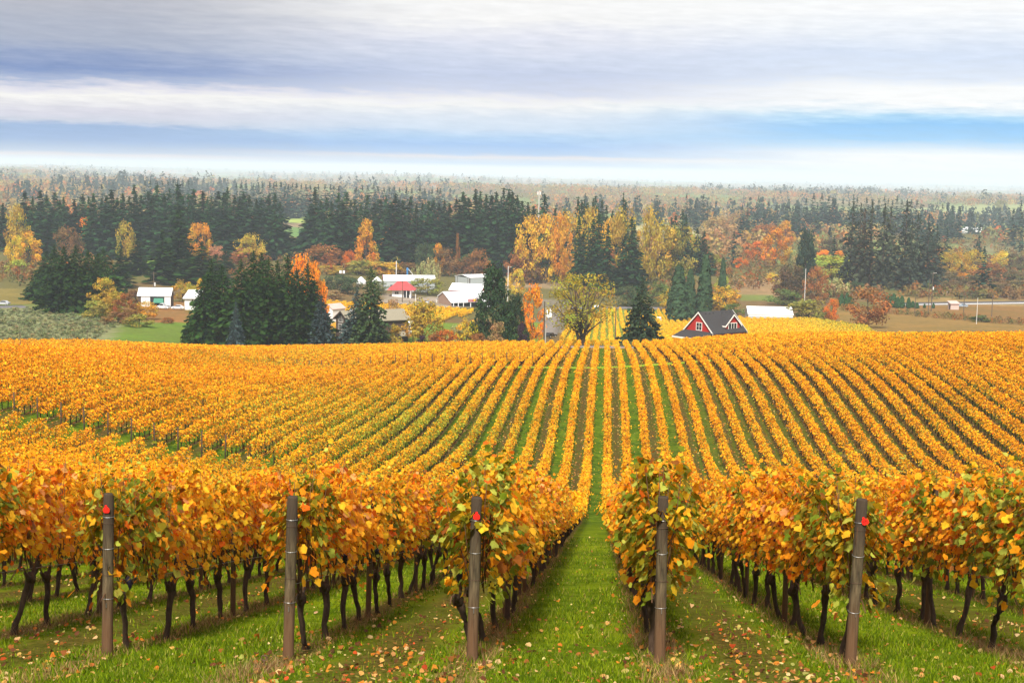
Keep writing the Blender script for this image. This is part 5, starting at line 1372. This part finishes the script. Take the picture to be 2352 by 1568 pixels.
# dormer on the front (-y) slope
dw, dx, dr, de = 5.0, 7.3, rh - .55, rh - 2.9
yf = -w / 2 + .55
m = MB().prism([(dx - dw / 2, yf, de - 2.0), (dx + dw / 2, yf, de - 2.0), (dx + dw / 2, yf, de), (dx, yf, dr), (dx - dw / 2, yf, de)], (0, w / 2 - .7, 0))
dm = m.build('dormer', M_red, o)
s_ = (dr - de) / (dw / 2); ov_ = .35; e = dw / 2 + ov_; ze = de - s_ * ov_
ring = [(dx - e, yf - .4, ze + .02), (dx, yf - .4, dr + .02), (dx + e, yf - .4, ze + .02), (dx + e, yf - .4, ze + .18), (dx, yf - .4, dr + .18), (dx - e, yf - .4, ze + .18)]
MB().prism(ring, (0, w / 2 - .25, 0)).build('dormer_roof', M_roof, dm)
m = MB()
for sg in (-1, 1): m.prism([(dx + sg * (e + .02), yf - .48, ze - .14), (dx, yf - .48, dr - .14), (dx, yf - .48, dr + .24), (dx + sg * (e + .02), yf - .48, ze + .22)], (0, .07, 0))
m.build('barge_board', M_trim, dm)
MB().box(dx - e - .07, dx - e, yf - .40, yf + 2.3, ze - .12, ze + .20).build('eave_board', M_trim, dm)
window(dm, 'y', yf, dx - 1.35, dx + 1.35, de - 1.15, de + .35, 3, 1, .17)
sl = (rh - eh) / (w / 2)
for q in (0, 1):
    x0 = L - .9 + .1 + q * .78 - .55
    m = MB(); ys0, ys1 = -3.55, -2.55
    z0, z1 = rh - sl * 3.55, rh - sl * 2.55
    m.prism([(x0, ys0, z0 + .2), (x0 + .55, ys0, z0 + .2), (x0 + .55, ys1, z1 + .2), (x0, ys1, z1 + .2)], (0, -.10, .14))
    m.build('skylight', M_skyl, rf)
for q in (1.7, 3.0, 4.2, 7.3, 8.7, 10.2):
    MB().tube([(q, -.55, rh - sl * .55 + .1), (q, -.55, rh - sl * .55 + .42)], .16, 8).build('roof_vent', M_roof, rf)
m = MB().prism([(-.05, -w / 2 - .3, eh + .10), (-.05, w / 2 + .2, eh + .10), (-4.0, w / 2 + .2, eh - 1.25), (-4.0, -w / 2 - .3, eh - 1.25)], (0, 0, -.18))
pr = m.build('porch_roof', M_roof, o)
MB().box(-4.1, -4.0, -w / 2 - .32, w / 2 + .22, eh - 1.56, eh - 1.24).build('eave_board', M_trim, pr)
for yy in (-4.2, -1.4, 1.4, 4.2): MB().box(-3.9, -3.7, yy - .1, yy + .1, -.5, eh - 1.4).build('porch_post', M_trim, o)
MB().prism([(L + .02, -w / 2 - .3, eh - .3), (L + .02, 1.0, eh - .3), (L + 1.3, 1.0, eh - 1.0), (L + 1.3, -w / 2 - .3, eh - 1.0)], (0, 0, -.18)).build('side_roof', M_roof, o)

# brown timber house behind the crest
o, S = site('brown_house', 'dark brown timber house with tan roof and tall gable windows, half behind spruces', 'house', 787, 392.0, 36)
zt = lambda y: at(790, y, 392.0)[2] - o.location.z
rh, eh, w, L = zt(715.5), zt(734), 8.6, 18.5
gable_walls(L, w, eh, rh).build('wall', M_brown, o)
gable_roof(L, w, eh, rh, .7, .2).build('roof', M_tanroof, o)
barge(w, eh, rh, -.78, .7, .34).build('barge_board', M_brown, o)
window(o, 'x', 0, -.2, 2.6, eh - .7, eh + .9, 3, 1, .12)
window(o, 'x', 0, -.2, 2.6, eh - 3.6, eh - 1.4, 3, 1, .12)
window(o, 'x', 0, -3.6, -1.6, eh - 3.5, eh - 1.7, 2, 1, .12)
MB().box(-.35, -.08, -2.1 + 4.9, -1.95 + 4.9 + .2, -1, eh + .2).build('corner_post', M_brown, o)
m = MB().prism([(L - 3.5, -w / 2 - .05, 3.0), (L + .6, -w / 2 - .05, 3.0), (L + .6, -w / 2 - 2.4, 2.0), (L - 3.5, -w / 2 - 2.4, 2.0)], (0, 0, -.2)); m.build('porch_roof', M_tanroof, o)
for xx in (L - 3.3, L + .4): MB().box(xx - .1, xx + .1, -w / 2 - 2.3, -w / 2 - 2.1, -1, 1.85).build('porch_post', M_brown, o)
ch = MB().box(2.2, 3.0, -.4, .4, rh - .6, rh + .5).build('chimney', M_wall, o); MB().tube([(2.6, 0, rh + .5), (2.6, 0, rh + 1.0)], .16, 8).build('flue', M_dark, ch)
o, S = site('small_white_house', 'little pale house with pinkish tin roof peeping out left of the brown house', 'house', 752, 445.0, 60)
zt = lambda y: at(755, y, 445.0)[2] - o.location.z
gable_walls(6, 4.4, zt(709), zt(699.5)).build('wall', M_wall, o); gable_roof(6, 4.4, zt(709), zt(699.5), .3).build('roof', M_pink, o)
o, S = site('low_white_shed', 'low flat white-roofed shed right of the brown house', 'shed', 897, 425.0, 6)
zt = lambda y: at(915, y, 425.0)[2] - o.location.z
MB().box(0, 6.4, 0, 5, -2, zt(748) - .2).build('wall', M_wall, o)
MB().prism([(-.2, -.3, zt(748.5)), (6.7, -.3, zt(748.5)), (6.7, 5.3, zt(748.5) + 1.3), (-.2, 5.3, zt(748.5) + 1.3)], (0, 0, .15)).build('roof', M_white, o)

# farm sheds
Dm = 640.0
o, S = site('grey_metal_shed', 'big grey metal shed with brown corner trim and white roof', 'shed', 1078, Dm + 60, 38)
zt = lambda y: at(1078, y, Dm + 60)[2] - o.location.z
a_, b_, h_ = 72 * S, 64 * S, zt(638.5)
MB().box(0, a_, 0, b_, -2, h_).build('wall', M_grey, o)
m = MB().prism([(-.2, -.2, h_ + .02), (a_ + .2, -.2, h_ + .02), (a_ + .2, b_ / 2, h_ + 1.1), (-.2, b_ / 2, h_ + 1.1)], (0, 0, .2)); m.prism([(-.2, b_ / 2 + .002, h_ + 1.1), (a_ + .2, b_ / 2 + .002, h_ + 1.1), (a_ + .2, b_ + .2, h_ + .02), (-.2, b_ + .2, h_ + .02)], (0, 0, .2)); m.build('roof', M_white, o)
for x0, x1, y0, y1 in ((-.06, .3, -.06, .3), (-.06, .06, 1.6, 1.9), (-.06, .3, b_ - .3, b_ + .06), (-.06, .06, b_ - 2.3, b_ - 2.0), (a_ - .3, a_ + .06, -.06, .2)): MB().box(x0, x1, y0, y1, -1, h_).build('corner_trim', M_brown, o)
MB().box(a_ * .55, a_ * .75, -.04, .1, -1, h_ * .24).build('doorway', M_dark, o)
o, S = site('farm_market', 'white-roofed farm market with tan gable end, white porch and maroon sign', 'market building', 1018, 612.0, 30)
zt = lambda y: at(1040, y, 612.0)[2] - o.location.z
w, L, rh, eh = 66 * S, 100 * S, zt(671), zt(683); 
gable_walls(L, w * .9, eh, rh, -1).build('wall', M_rust2, o)
gable_roof(L, w * .9, eh, rh, .3, .2).build('roof', M_white, o)
barge(w * .9, eh, rh, -.4, .3, .3).build('barge_board', M_white, o)
yb = -w * .45; ph = zt(692)
MB().prism([(-.3, yb - .25, eh - .35), (L + .3, yb - .25, eh - .35), (L + .3, yb - 3.6, ph), (-.3, yb - 3.6, ph)], (0, 0, .2)).build('porch_roof', M_white, o)
MB().box(-.1, L + .1, yb - .34, yb - .02, eh - .85, eh - .2).build('fascia', M_trim, o)
MB().prism([(-.05, yb, -1), (-.05, yb - 3.2, -1), (-.05, yb - 3.2, ph - .1), (-.05, yb, eh - .6)], (.14, 0, 0)).build('porch_side', M_rust2, o)
for q in (.05, .17, .30, .48, .66, .84, .99): MB().box(q * L - .14, q * L + .14, yb - 3.5, yb - 3.22, -1, ph).build('porch_post', M_white, o)
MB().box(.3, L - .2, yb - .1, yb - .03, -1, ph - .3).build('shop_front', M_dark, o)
MB().prism([(0, w * .45 + .02, eh - .5), (0, w * .45 + 2.6, ph + .3), (0, w * .45 + 2.6, ph + .1), (0, w * .45 + .02, eh - .7)], (4.0, 0, 0)).build('lean_to', M_white, o)
for q in (.15, 3.8): MB().box(q - .1, q + .1, w * .45 + 2.3, w * .45 + 2.5, -1, ph + .1).build('lean_to_post', M_white, o)
sx0, sx1, sy, sz = .40 * L, .70 * L, yb - 3.85, ph + .35
sg_ = MB().box(sx0, sx1, sy, sy + .12, sz, sz + 1.25).build('sign', M_maroon, o)
m = MB(); f_ = .07
for u0, u1, v0, v1 in ((sx0 - f_, sx1 + f_, sz - f_, sz), (sx0 - f_, sx1 + f_, sz + 1.25, sz + 1.25 + f_), (sx0 - f_, sx0, sz, sz + 1.25), (sx1, sx1 + f_, sz, sz + 1.25)): m.box(u0, u1, sy - .03, sy + .13, v0, v1)
m.build('sign_frame', M_white, sg_)
sw = sx1 - sx0
for q in range(7):                                       # lettering too small to read in the photograph
    u = sx0 + sw * (.035 + .054 * q); mm = MB(); mm.box(u, u + sw * .012, sy - .02, sy, sz + .4, sz + .8); mm.box(u + sw * .012, u + sw * .036, sy - .02, sy, sz + .68, sz + .8); mm.box(u + sw * .012, u + sw * .03, sy - .02, sy, sz + .5, sz + .58); mm.build('letter', M_white, sg_)
mm = MB(); cx_ = sx0 + sw * .56; mm.prism([(cx_ + .62 * math.cos(a), sy - .02, sz + .62 + .46 * math.sin(a)) for a in np.linspace(0, 6.28, 17)[:-1]], (0, .02, 0)); mm.build('emblem', M_yellow, sg_)
for q in range(5):
    u = sx0 + sw * (.69 + .055 * q); hh_ = .98 if q in (0, 4) else .72; mm = MB(); mm.box(u, u + sw * .013, sy - .02, sy, sz + .32, sz + hh_); mm.box(u + sw * .013, u + sw * .038, sy - .02, sy, sz + hh_ - .14, sz + hh_); mm.box(u + sw * .013, u + sw * .034, sy - .02, sy, sz + .5, sz + .6); mm.build('letter', M_white, sg_)
o, S = site('white_packing_barn', 'white-roofed barn with a red gable end behind the farm market', 'barn', 1040, 640.0, -14)
zt = lambda y: at(1060, y, 640.0)[2] - o.location.z
gable_walls(76 * S, 46 * S, zt(664), zt(651), -1).build('wall', M_red, o); gable_roof(76 * S, 46 * S, zt(664), zt(651), .4, .2).build('roof', M_white, o)
o, S = site('long_white_barn', 'long barn with white roof, red-trimmed gable and grey walls', 'barn', 880, 668.0, 12)
zt = lambda y: at(900, y, 668.0)[2] - o.location.z
L, w, eh, rh = 118 * S, 60 * S, zt(643), zt(632.5)
gable_walls(L, w, eh, rh, -1).build('wall', M_grey, o); gable_roof(L, w, eh, rh, .3, .2).build('roof', M_white, o); barge(w, eh, rh, -.4, .3, .5).build('barge_board', M_red, o)
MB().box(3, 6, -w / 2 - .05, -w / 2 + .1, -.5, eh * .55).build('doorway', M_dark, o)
for q, (xv, lab) in enumerate([(829, 'small white peaked canopy tent left of the long barn'), (866, 'white peaked canopy tent against the gable of the long barn')]):
    o, S = site('canopy_tent', lab, 'tent', xv, 655.0, 20)
    zt = lambda y: at(xv, y, 655.0)[2] - o.location.z
    r_ = 12 * S; z0, z1 = zt(646), zt(635); mm = MB()
    ring = [(r_ * math.cos(a), r_ * math.sin(a)) for a in np.linspace(0, 2 * math.pi, 13)[:-1]]
    for k_ in range(12):
        (xa, ya), (xb, yb_) = ring[k_], ring[(k_ + 1) % 12]
        mm.poly([(xa, ya, z0), (xb, yb_, z0), (xb * .35, yb_ * .35, z0 + (z1 - z0) * .75), (xa * .35, ya * .35, z0 + (z1 - z0) * .75)]); mm.poly([(xa * .35, ya * .35, z0 + (z1 - z0) * .75), (xb * .35, yb_ * .35, z0 + (z1 - z0) * .75), (0, 0, z1)])
        mm.poly([(xa * .97, ya * .97, z0 - 1.1), (xb * .97, yb_ * .97, z0 - 1.1), (xb * .97, yb_ * .97, z0), (xa * .97, ya * .97, z0)])
    mm.build('canopy', M_white, o)
    for a in (.8, 2.4, 3.9, 5.5): MB().tube([(r_ * .9 * math.cos(a), r_ * .9 * math.sin(a), -.5), (r_ * .9 * math.cos(a), r_ * .9 * math.sin(a), z0)], .08, 6).build('leg', M_pale, o)
o, S = site('red_roofed_house', 'small white house with a red hipped roof in front of the long barn', 'house', 900, 630.0, 4)
zt = lambda y: at(915, y, 630.0)[2] - o.location.z
L, w, eh, rh = 44 * S, 38 * S, zt(664), zt(648)
MB().box(0, L, 0, w, -2, eh).build('wall', M_wall, o)
e = 2.0; pts4 = [(-e, -e, eh - .3), (L + e, -e, eh - .3), (L + e, w + e, eh - .3), (-e, w + e, eh - .3)]; r1, r2 = (L * .24, w / 2, rh), (L * .76, w / 2, rh)
mm = MB(); mm.poly([pts4[0], pts4[1], r2, r1]); mm.poly([pts4[1], pts4[2], r2]); mm.poly([pts4[2], pts4[3], r1, r2]); mm.poly([pts4[3], pts4[0], r1]); mm.poly(pts4[::-1]); mm.build('roof', M_redroof, o)
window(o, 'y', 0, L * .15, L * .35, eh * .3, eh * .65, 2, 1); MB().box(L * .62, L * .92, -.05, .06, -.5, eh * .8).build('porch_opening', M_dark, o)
for q in (.55, .78, 1.0): MB().box(L * q - .12, L * q + .12, -1.7, -1.45, -1, eh - .3).build('porch_post', M_wall, o)
o, S = site('blue_silo', 'blue steel silo with a white filler pipe behind the long barn', 'silo', 935, 690.0, 0)
zt = lambda y: at(935, y, 690.0)[2] - o.location.z
MB().tube([(0, 0, -.5), (0, 0, zt(623)), (0, 0, zt(622)), (0, 0, zt(617)), (0, 0, zt(614.5))], [2.0 * S, 2.0 * S, 2.7 * S, 2.7 * S, 1.0 * S], 14).build('tank', M_blue, o)
MB().tube([(1.5 * S, 0, zt(617)), (12 * S, 0, zt(629)), (12 * S, 0, -.5)], .16, 6).build('filler_pipe', M_pale, o)
# left flat
o, S = site('white_barn', 'long weathered white barn with open middle bay and green tarp on the left flat', 'barn', 322, 500.0, 6)
zt = lambda y: at(350, y, 500.0)[2] - o.location.z
L, w, eh, rh = 74 * S, 40 * S, zt(677), zt(662)
gable_walls(L, w, eh, rh, -2).build('wall', M_brown, o); gable_roof(L, w, eh, rh, .4, .2).build('roof', M_white, o)
for a0, a1 in ((1.0, 4.2), (9.3, 11.5)): MB().box(a0, a1, -w / 2 - .08, -w / 2, -1, eh - .2).build('white_panel', M_wall, o)
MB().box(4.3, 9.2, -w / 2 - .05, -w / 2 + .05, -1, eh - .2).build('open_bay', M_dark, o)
MB().prism([(5.6, -w / 2 - .1, eh * .75), (8.9, -w / 2 - .1, eh * .75), (9.3, -w / 2 - 1.6, eh * .38), (5.6, -w / 2 - 1.6, eh * .38)], (0, 0, .08)).build('tarp', M_green, o)
o, S = site('white_cottage', 'plain white house with white roof left of the dark spruce clump', 'house', 424, 492.0, 12)
zt = lambda y: at(440, y, 492.0)[2] - o.location.z
MB().box(0, 60 * S, 0, 34 * S, -2, zt(684)).build('wall', M_wall, o)
MB().prism([(-.6, -.8, zt(686)), (62 * S, -.8, zt(686)), (60 * S, 17 * S, zt(668)), (1.2, 17 * S, zt(668))], (0, 0, .2)).build('roof', M_white, o)
window(o, 'y', 0, 20 * S, 27 * S, zt(700), zt(691), 2, 1)
# white shed right of the red house
o, S = site('long_white_shed', 'long low shed with white roof and pale grey wall right of the red house', 'shed', 1716, 588.0, 1.5)
zt = lambda y: at(1760, y, 588.0)[2] - o.location.z
L, w, eh, rh = 100 * S, 62 * S, zt(719.5), zt(704.5)
gable_walls(L, w, eh, rh, -2).build('wall', M_grey, o); gable_roof(L, w, eh, rh, .25, .15).build('roof', M_white, o)
MB().box(-.02, L + .02, -w / 2 - .06, -w / 2 - .01, eh - .9, eh - .25).build('cream_band', M_trim, o)
# pink hut by the road
o, S = site('roadside_hut', 'small pinkish roadside hut with tin roof on the right-hand road', 'hut', 2184, 655.0, 8)
zt = lambda y: at(2190, y, 655.0)[2] - o.location.z
MB().box(0, 19 * S, 0, 3.4, -1, 2.6).build('wall', M_pink, o); MB().prism([(-.4, -.5, 2.6), (19 * S + .4, -.5, 2.6), (19 * S + .4, 3.8, 3.6), (-.4, 3.8, 3.6)], (0, 0, .15)).build('roof', M_pink, o); MB().box(-.05, .05, .8, 1.8, -.5, 2.0).build('doorway', M_dark, o)
for q, (xv, yt, yb_, wv, D, lab) in enumerate([(2208, 473, 481, 34, 1650.0, 'long white farm building far out on the right plain'), (2198, 475, 481, 14, 1600.0, 'small white annex beside the far long white building'), (1632, 437, 441, 22, 2600.0, 'tiny white building in the far woods above the valley'), (2168, 440, 444, 14, 2700.0, 'tiny far white building right of the tall firs')]):
    D = min(hit(xv, yb_ + 1, 900.0, 6000.0), D)
    o, S = site('far_farm_building', lab, 'building', xv, D, 3)
    zt = lambda y: at(xv, y, D)[2] - o.location.z
    hb = 5.5 if D < 2000 else 8.0; gable_walls(wv * S, 8 * S, hb * .6, hb, -4).build('wall', M_wall, o); gable_roof(wv * S, 8 * S, hb * .6, hb, .4, .3).build('roof', M_white, o)
o, S = site('fruit_stand', 'small red and green roadside stand behind the big airy tree', 'stand', 1371, 600.0, 0)
MB().box(-1.4, 1.4, -1, 1, -.5, 2.0).build('counter', M_maroon, o); MB().box(-.9, .9, -.9, .9, 2.0, 4.6).build('booth', M_green, o); MB().prism([(-1.2, -1.2, 4.6), (1.2, -1.2, 4.6), (1.0, 1.2, 5.1), (-1.0, 1.2, 5.1)], (0, 0, .12)).build('roof', M_white, o)

# ------------------------------------------------------------------ poles, signs, vehicles
def pole(xv, yt, D, r, mat, label, arms=0, lamp=False, box=False, group=None, name='utility_pole', cat='pole'):
    p = at(xv, yt, D); z = gz(p[0], D); H = p[2] - z
    o = thing(name, label, cat, (p[0], D, z), 0, group)
    MB().tube([(0, 0, -.5), (0, 0, H * .5), (0, 0, H)], [r * 1.15, r, r * .8], 8).build('shaft', mat, o)
    for a in range(arms): MB().box(-1.1, 1.1, -.08, .08, H - .7 - a * 1.0, H - .55 - a * 1.0).build('crossarm', mat, o)
    if lamp: MB().tube([(.1, 0, H - .5), (.9, -.1, H - .3), (1.5, -.1, H - .35)], [.06, .06, .14], 6).build('lamp_arm', M_pale, o)
    if box: MB().tube([(.42, 0, H * .55), (.42, 0, H * .55 + 1.3)], .28, 10).build('transformer', M_pale, o)
    return o
pole(1251, 692, 352.0, .17, M_pole, 'tall brown utility pole in front of the orange maple', arms=0)
pole(1254, 707, 353.5, .16, M_pale, 'shorter white pole right beside the tall brown pole')
pole(1415.5, 689, 395.0, .14, M_pole, 'thin dark pole among the yellow vine rows left of the cedar')
pole(910.5, 599, 690.0, .24, M_pale, 'tall white flagpole behind the long white barn', name='flagpole')
pole(924.5, 645, 600.0, .17, M_pole, 'dark utility pole in front of the red-roofed house', arms=1)
pole(954.5, 675, 590.0, .2, M_pale, 'short white post right of the red-roofed house', name='post', cat='post')
pole(353, 624, 515.0, .2, M_pole, 'utility pole with white transformer behind the white barn', box=True, arms=1)
pole(1167.5, 611, 660.0, .2, M_pale, 'white lamp pole behind the dark pine by the shed', lamp=True)
pole(2143.5, 625, 640.0, .2, M_pole, 'utility pole with lamps and transformer by the right-hand road', arms=1, lamp=True, box=True)
pole(2136, 640, 625.0, .16, M_pole, 'thinner pole left of the lamp pole by the right-hand road')
pole(2246, 684, 545.0, .10, M_pale, 'pale pole standing alone in the brown right-hand field')
pole(1851, 617, 640.0, .13, M_pale, 'white pole in front of the dark twin-crowned tree')
pole(2103, 682, 620.0, .15, M_pole, 'short pole at the left end of the right-hand road')
pole(2216, 668, 610.0, .15, M_pole, 'short pole right of the pinkish hut')
pole(2281, 668, 610.0, .15, M_pole, 'short pole near the right end of the road')
pole(46, 760, 262.0, .06, M_pole, 'thin post on the crest at the far left')
pole(200, 758, 266.0, .06, M_pole, 'thin post on the left crest before the lawn')
o = pole(1238.5, 438, 1300.0, .32, M_pale, 'tall pale mast rising out of the far firs', name='radio_mast', cat='mast')
for dx in (-1.2, 1.2): MB().box(dx - .5, dx + .5, -.4, .4, (at(1238, 440, 1300.0)[2] - o.location.z) - 3, at(1238, 440, 1300.0)[2] - o.location.z).build('antenna', M_pale, o)
o = pole(786, 622, 665.0, .12, M_pole, 'pair of white panels on a pole left of the white tents', name='light_mast', cat='mast')
H_ = at(786, 622, 665.0)[2] - o.location.z
for dx in (-1.3, .3): MB().box(dx, dx + 1.0, -.2, 0, H_ - 1.2, H_ + .2).build('panel', M_white, o)
o, S = site('roadside_sign', 'blank white upright sign board beside the gravel lane', 'sign', 1262, 560.0, 0)
MB().box(-1.0, 1.0, -.08, .08, .8, 4.2).build('board', M_white, o)
for dx in (-.8, .8): MB().box(dx - .06, dx + .06, .08, .2, -.5, 4.0).build('leg', M_pole, o)

def car(label, xv, yv, D, rz, col, name='car', cat='car', scale=1.0, pickup=False, group=None):
    if D is None: D = hit(xv, yv)
    p = at(xv, yv, D)
    o = thing(name, label, cat, (p[0], D, gz(p[0], D) + .28), R(rz), group); o.scale = (scale,) * 3
    mt = plain('car_paint', col, .25, .02, 1)
    prof = [(-2.15, .28), (2.1, .28), (2.2, .55), (2.05, .80), (1.1, .92), (-1.7, .95), (-2.15, .85)]
    bw = .86
    MB().prism([(x, -bw, z) for x, z in prof], (0, 2 * bw, 0)).build('body', mt, o)
    cab = [(1.05, .92), (.45, 1.42), (-1.0, 1.45), (-1.65, .95)] if not pickup else [(1.0, .92), (.5, 1.62), (-.5, 1.64), (-.6, .95)]
    cb = MB().prism([(x, -bw * .88, z) for x, z in cab], (0, 2 * bw * .88, 0)).build('cabin', mt, o)
    g_ = MB()
    gl = [(x * .9 + (.0 if not pickup else .02), .98 + (z - .93) * .82) for x, z in cab]
    for yy in (-bw * .88 - .015, bw * .88 + .003): g_.prism([(x, yy, z) for x, z in gl], (0, .012, 0)).build('side_window', M_glass, cb); g_ = MB()
    if pickup: MB().box(-2.05, -.65, -bw + .08, bw - .08, .96, 1.02).build('cargo_bed', M_dark, o)
    for x in (-1.35, 1.3):
        for yy in (-bw - .02, bw - .18):
            wl = MB().tube([(x, yy, .32), (x, yy + .2, .32)], .33, 14).build('wheel', M_dark, o)
            MB().tube([(x, yy - .01, .32), (x, yy + .21, .32)], .18, 10).build('rim', M_pale, wl)
    for yy in (-.6, .42): MB().box(2.13, 2.2, yy, yy + .2, .58, .72).build('headlight', M_skyl, o)
    return o
car('silver-blue car driving on the right-hand road', 2212, 696, 672.0, 180, (.30, .36, .42))
car('silver car on the road stub at the left edge', 8, 703, None, 175, (.42, .43, .46))
car('black car parked on the gravel lane by the orange maple', 1265, 739, 430.0, 60, (.02, .02, .022))
car('white pickup truck parked in front of the white barn', 374, 698, 488.0, 170, (.72, .74, .76), 'pickup_truck', 'pickup truck', 1.15, True)
car('white car parked right of the pickup by the white barn', 408, 696, 490.0, 185, (.74, .74, .74))
car('white car parked on the grass behind the long white shed', 1758, 694, 600.0, 178, (.78, .78, .78))
car('white pickup on the road left of the orange-olive bush', 1514, 709, 575.0, 90, (.74, .74, .74), 'pickup_truck', 'pickup truck', 1.1, True)
car('white van under the porch of the farm market', 1112, 699, 604.0, 160, (.75, .75, .76), 'van', 'van', 1.15)
car('white car in the yard left of the farm market', 983, 692, 600.0, 10, (.75, .75, .75))
o, S = site('trailer', 'old dark-sided trailer with pale roof behind the long white shed', 'trailer', 1732, 612.0, 4)
MB().box(0, 36 * S, 0, 2.8, .6, 2.7).build('body', M_brown, o); MB().box(-.1, 36 * S + .1, -.1, 2.9, 2.7, 3.1).build('roof', M_trim, o)
for q in (.25, .35, .7): MB().tube([(q * 36 * S, -.02, .45), (q * 36 * S, .25, .45)], .45, 12).build('wheel', M_dark, o)


# ------------------------------------------------------------------ haze over the plain
hz = MB().box(-18500, 18500, -75, 27500, float(Vg[:, 2].min()) - 1.0, max(float(Vg[(np.abs(X_) < 14000) & (Y_ > -61), 2].max()) + 34, CAMZ + 30)).mesh('haze')
M_haze = bpy.data.materials.new('haze_air'); M_haze.use_nodes = True; t = M_haze.node_tree
for n in list(t.nodes):
    if n.type == 'BSDF_PRINCIPLED': t.nodes.remove(n)
pv = N(t, 'ShaderNodeVolumePrincipled'); pv.inputs['Color'].default_value = (.76, .88, 1.0, 1); pv.inputs['Density'].default_value = 0.000115; pv.inputs['Anisotropy'].default_value = -0.1
t.links.new(pv.outputs[0], t.nodes['Material Output'].inputs['Volume'])
tag(link('haze', hz, M_haze), 'pale autumn haze lying over the plain', 'haze', kind='stuff')
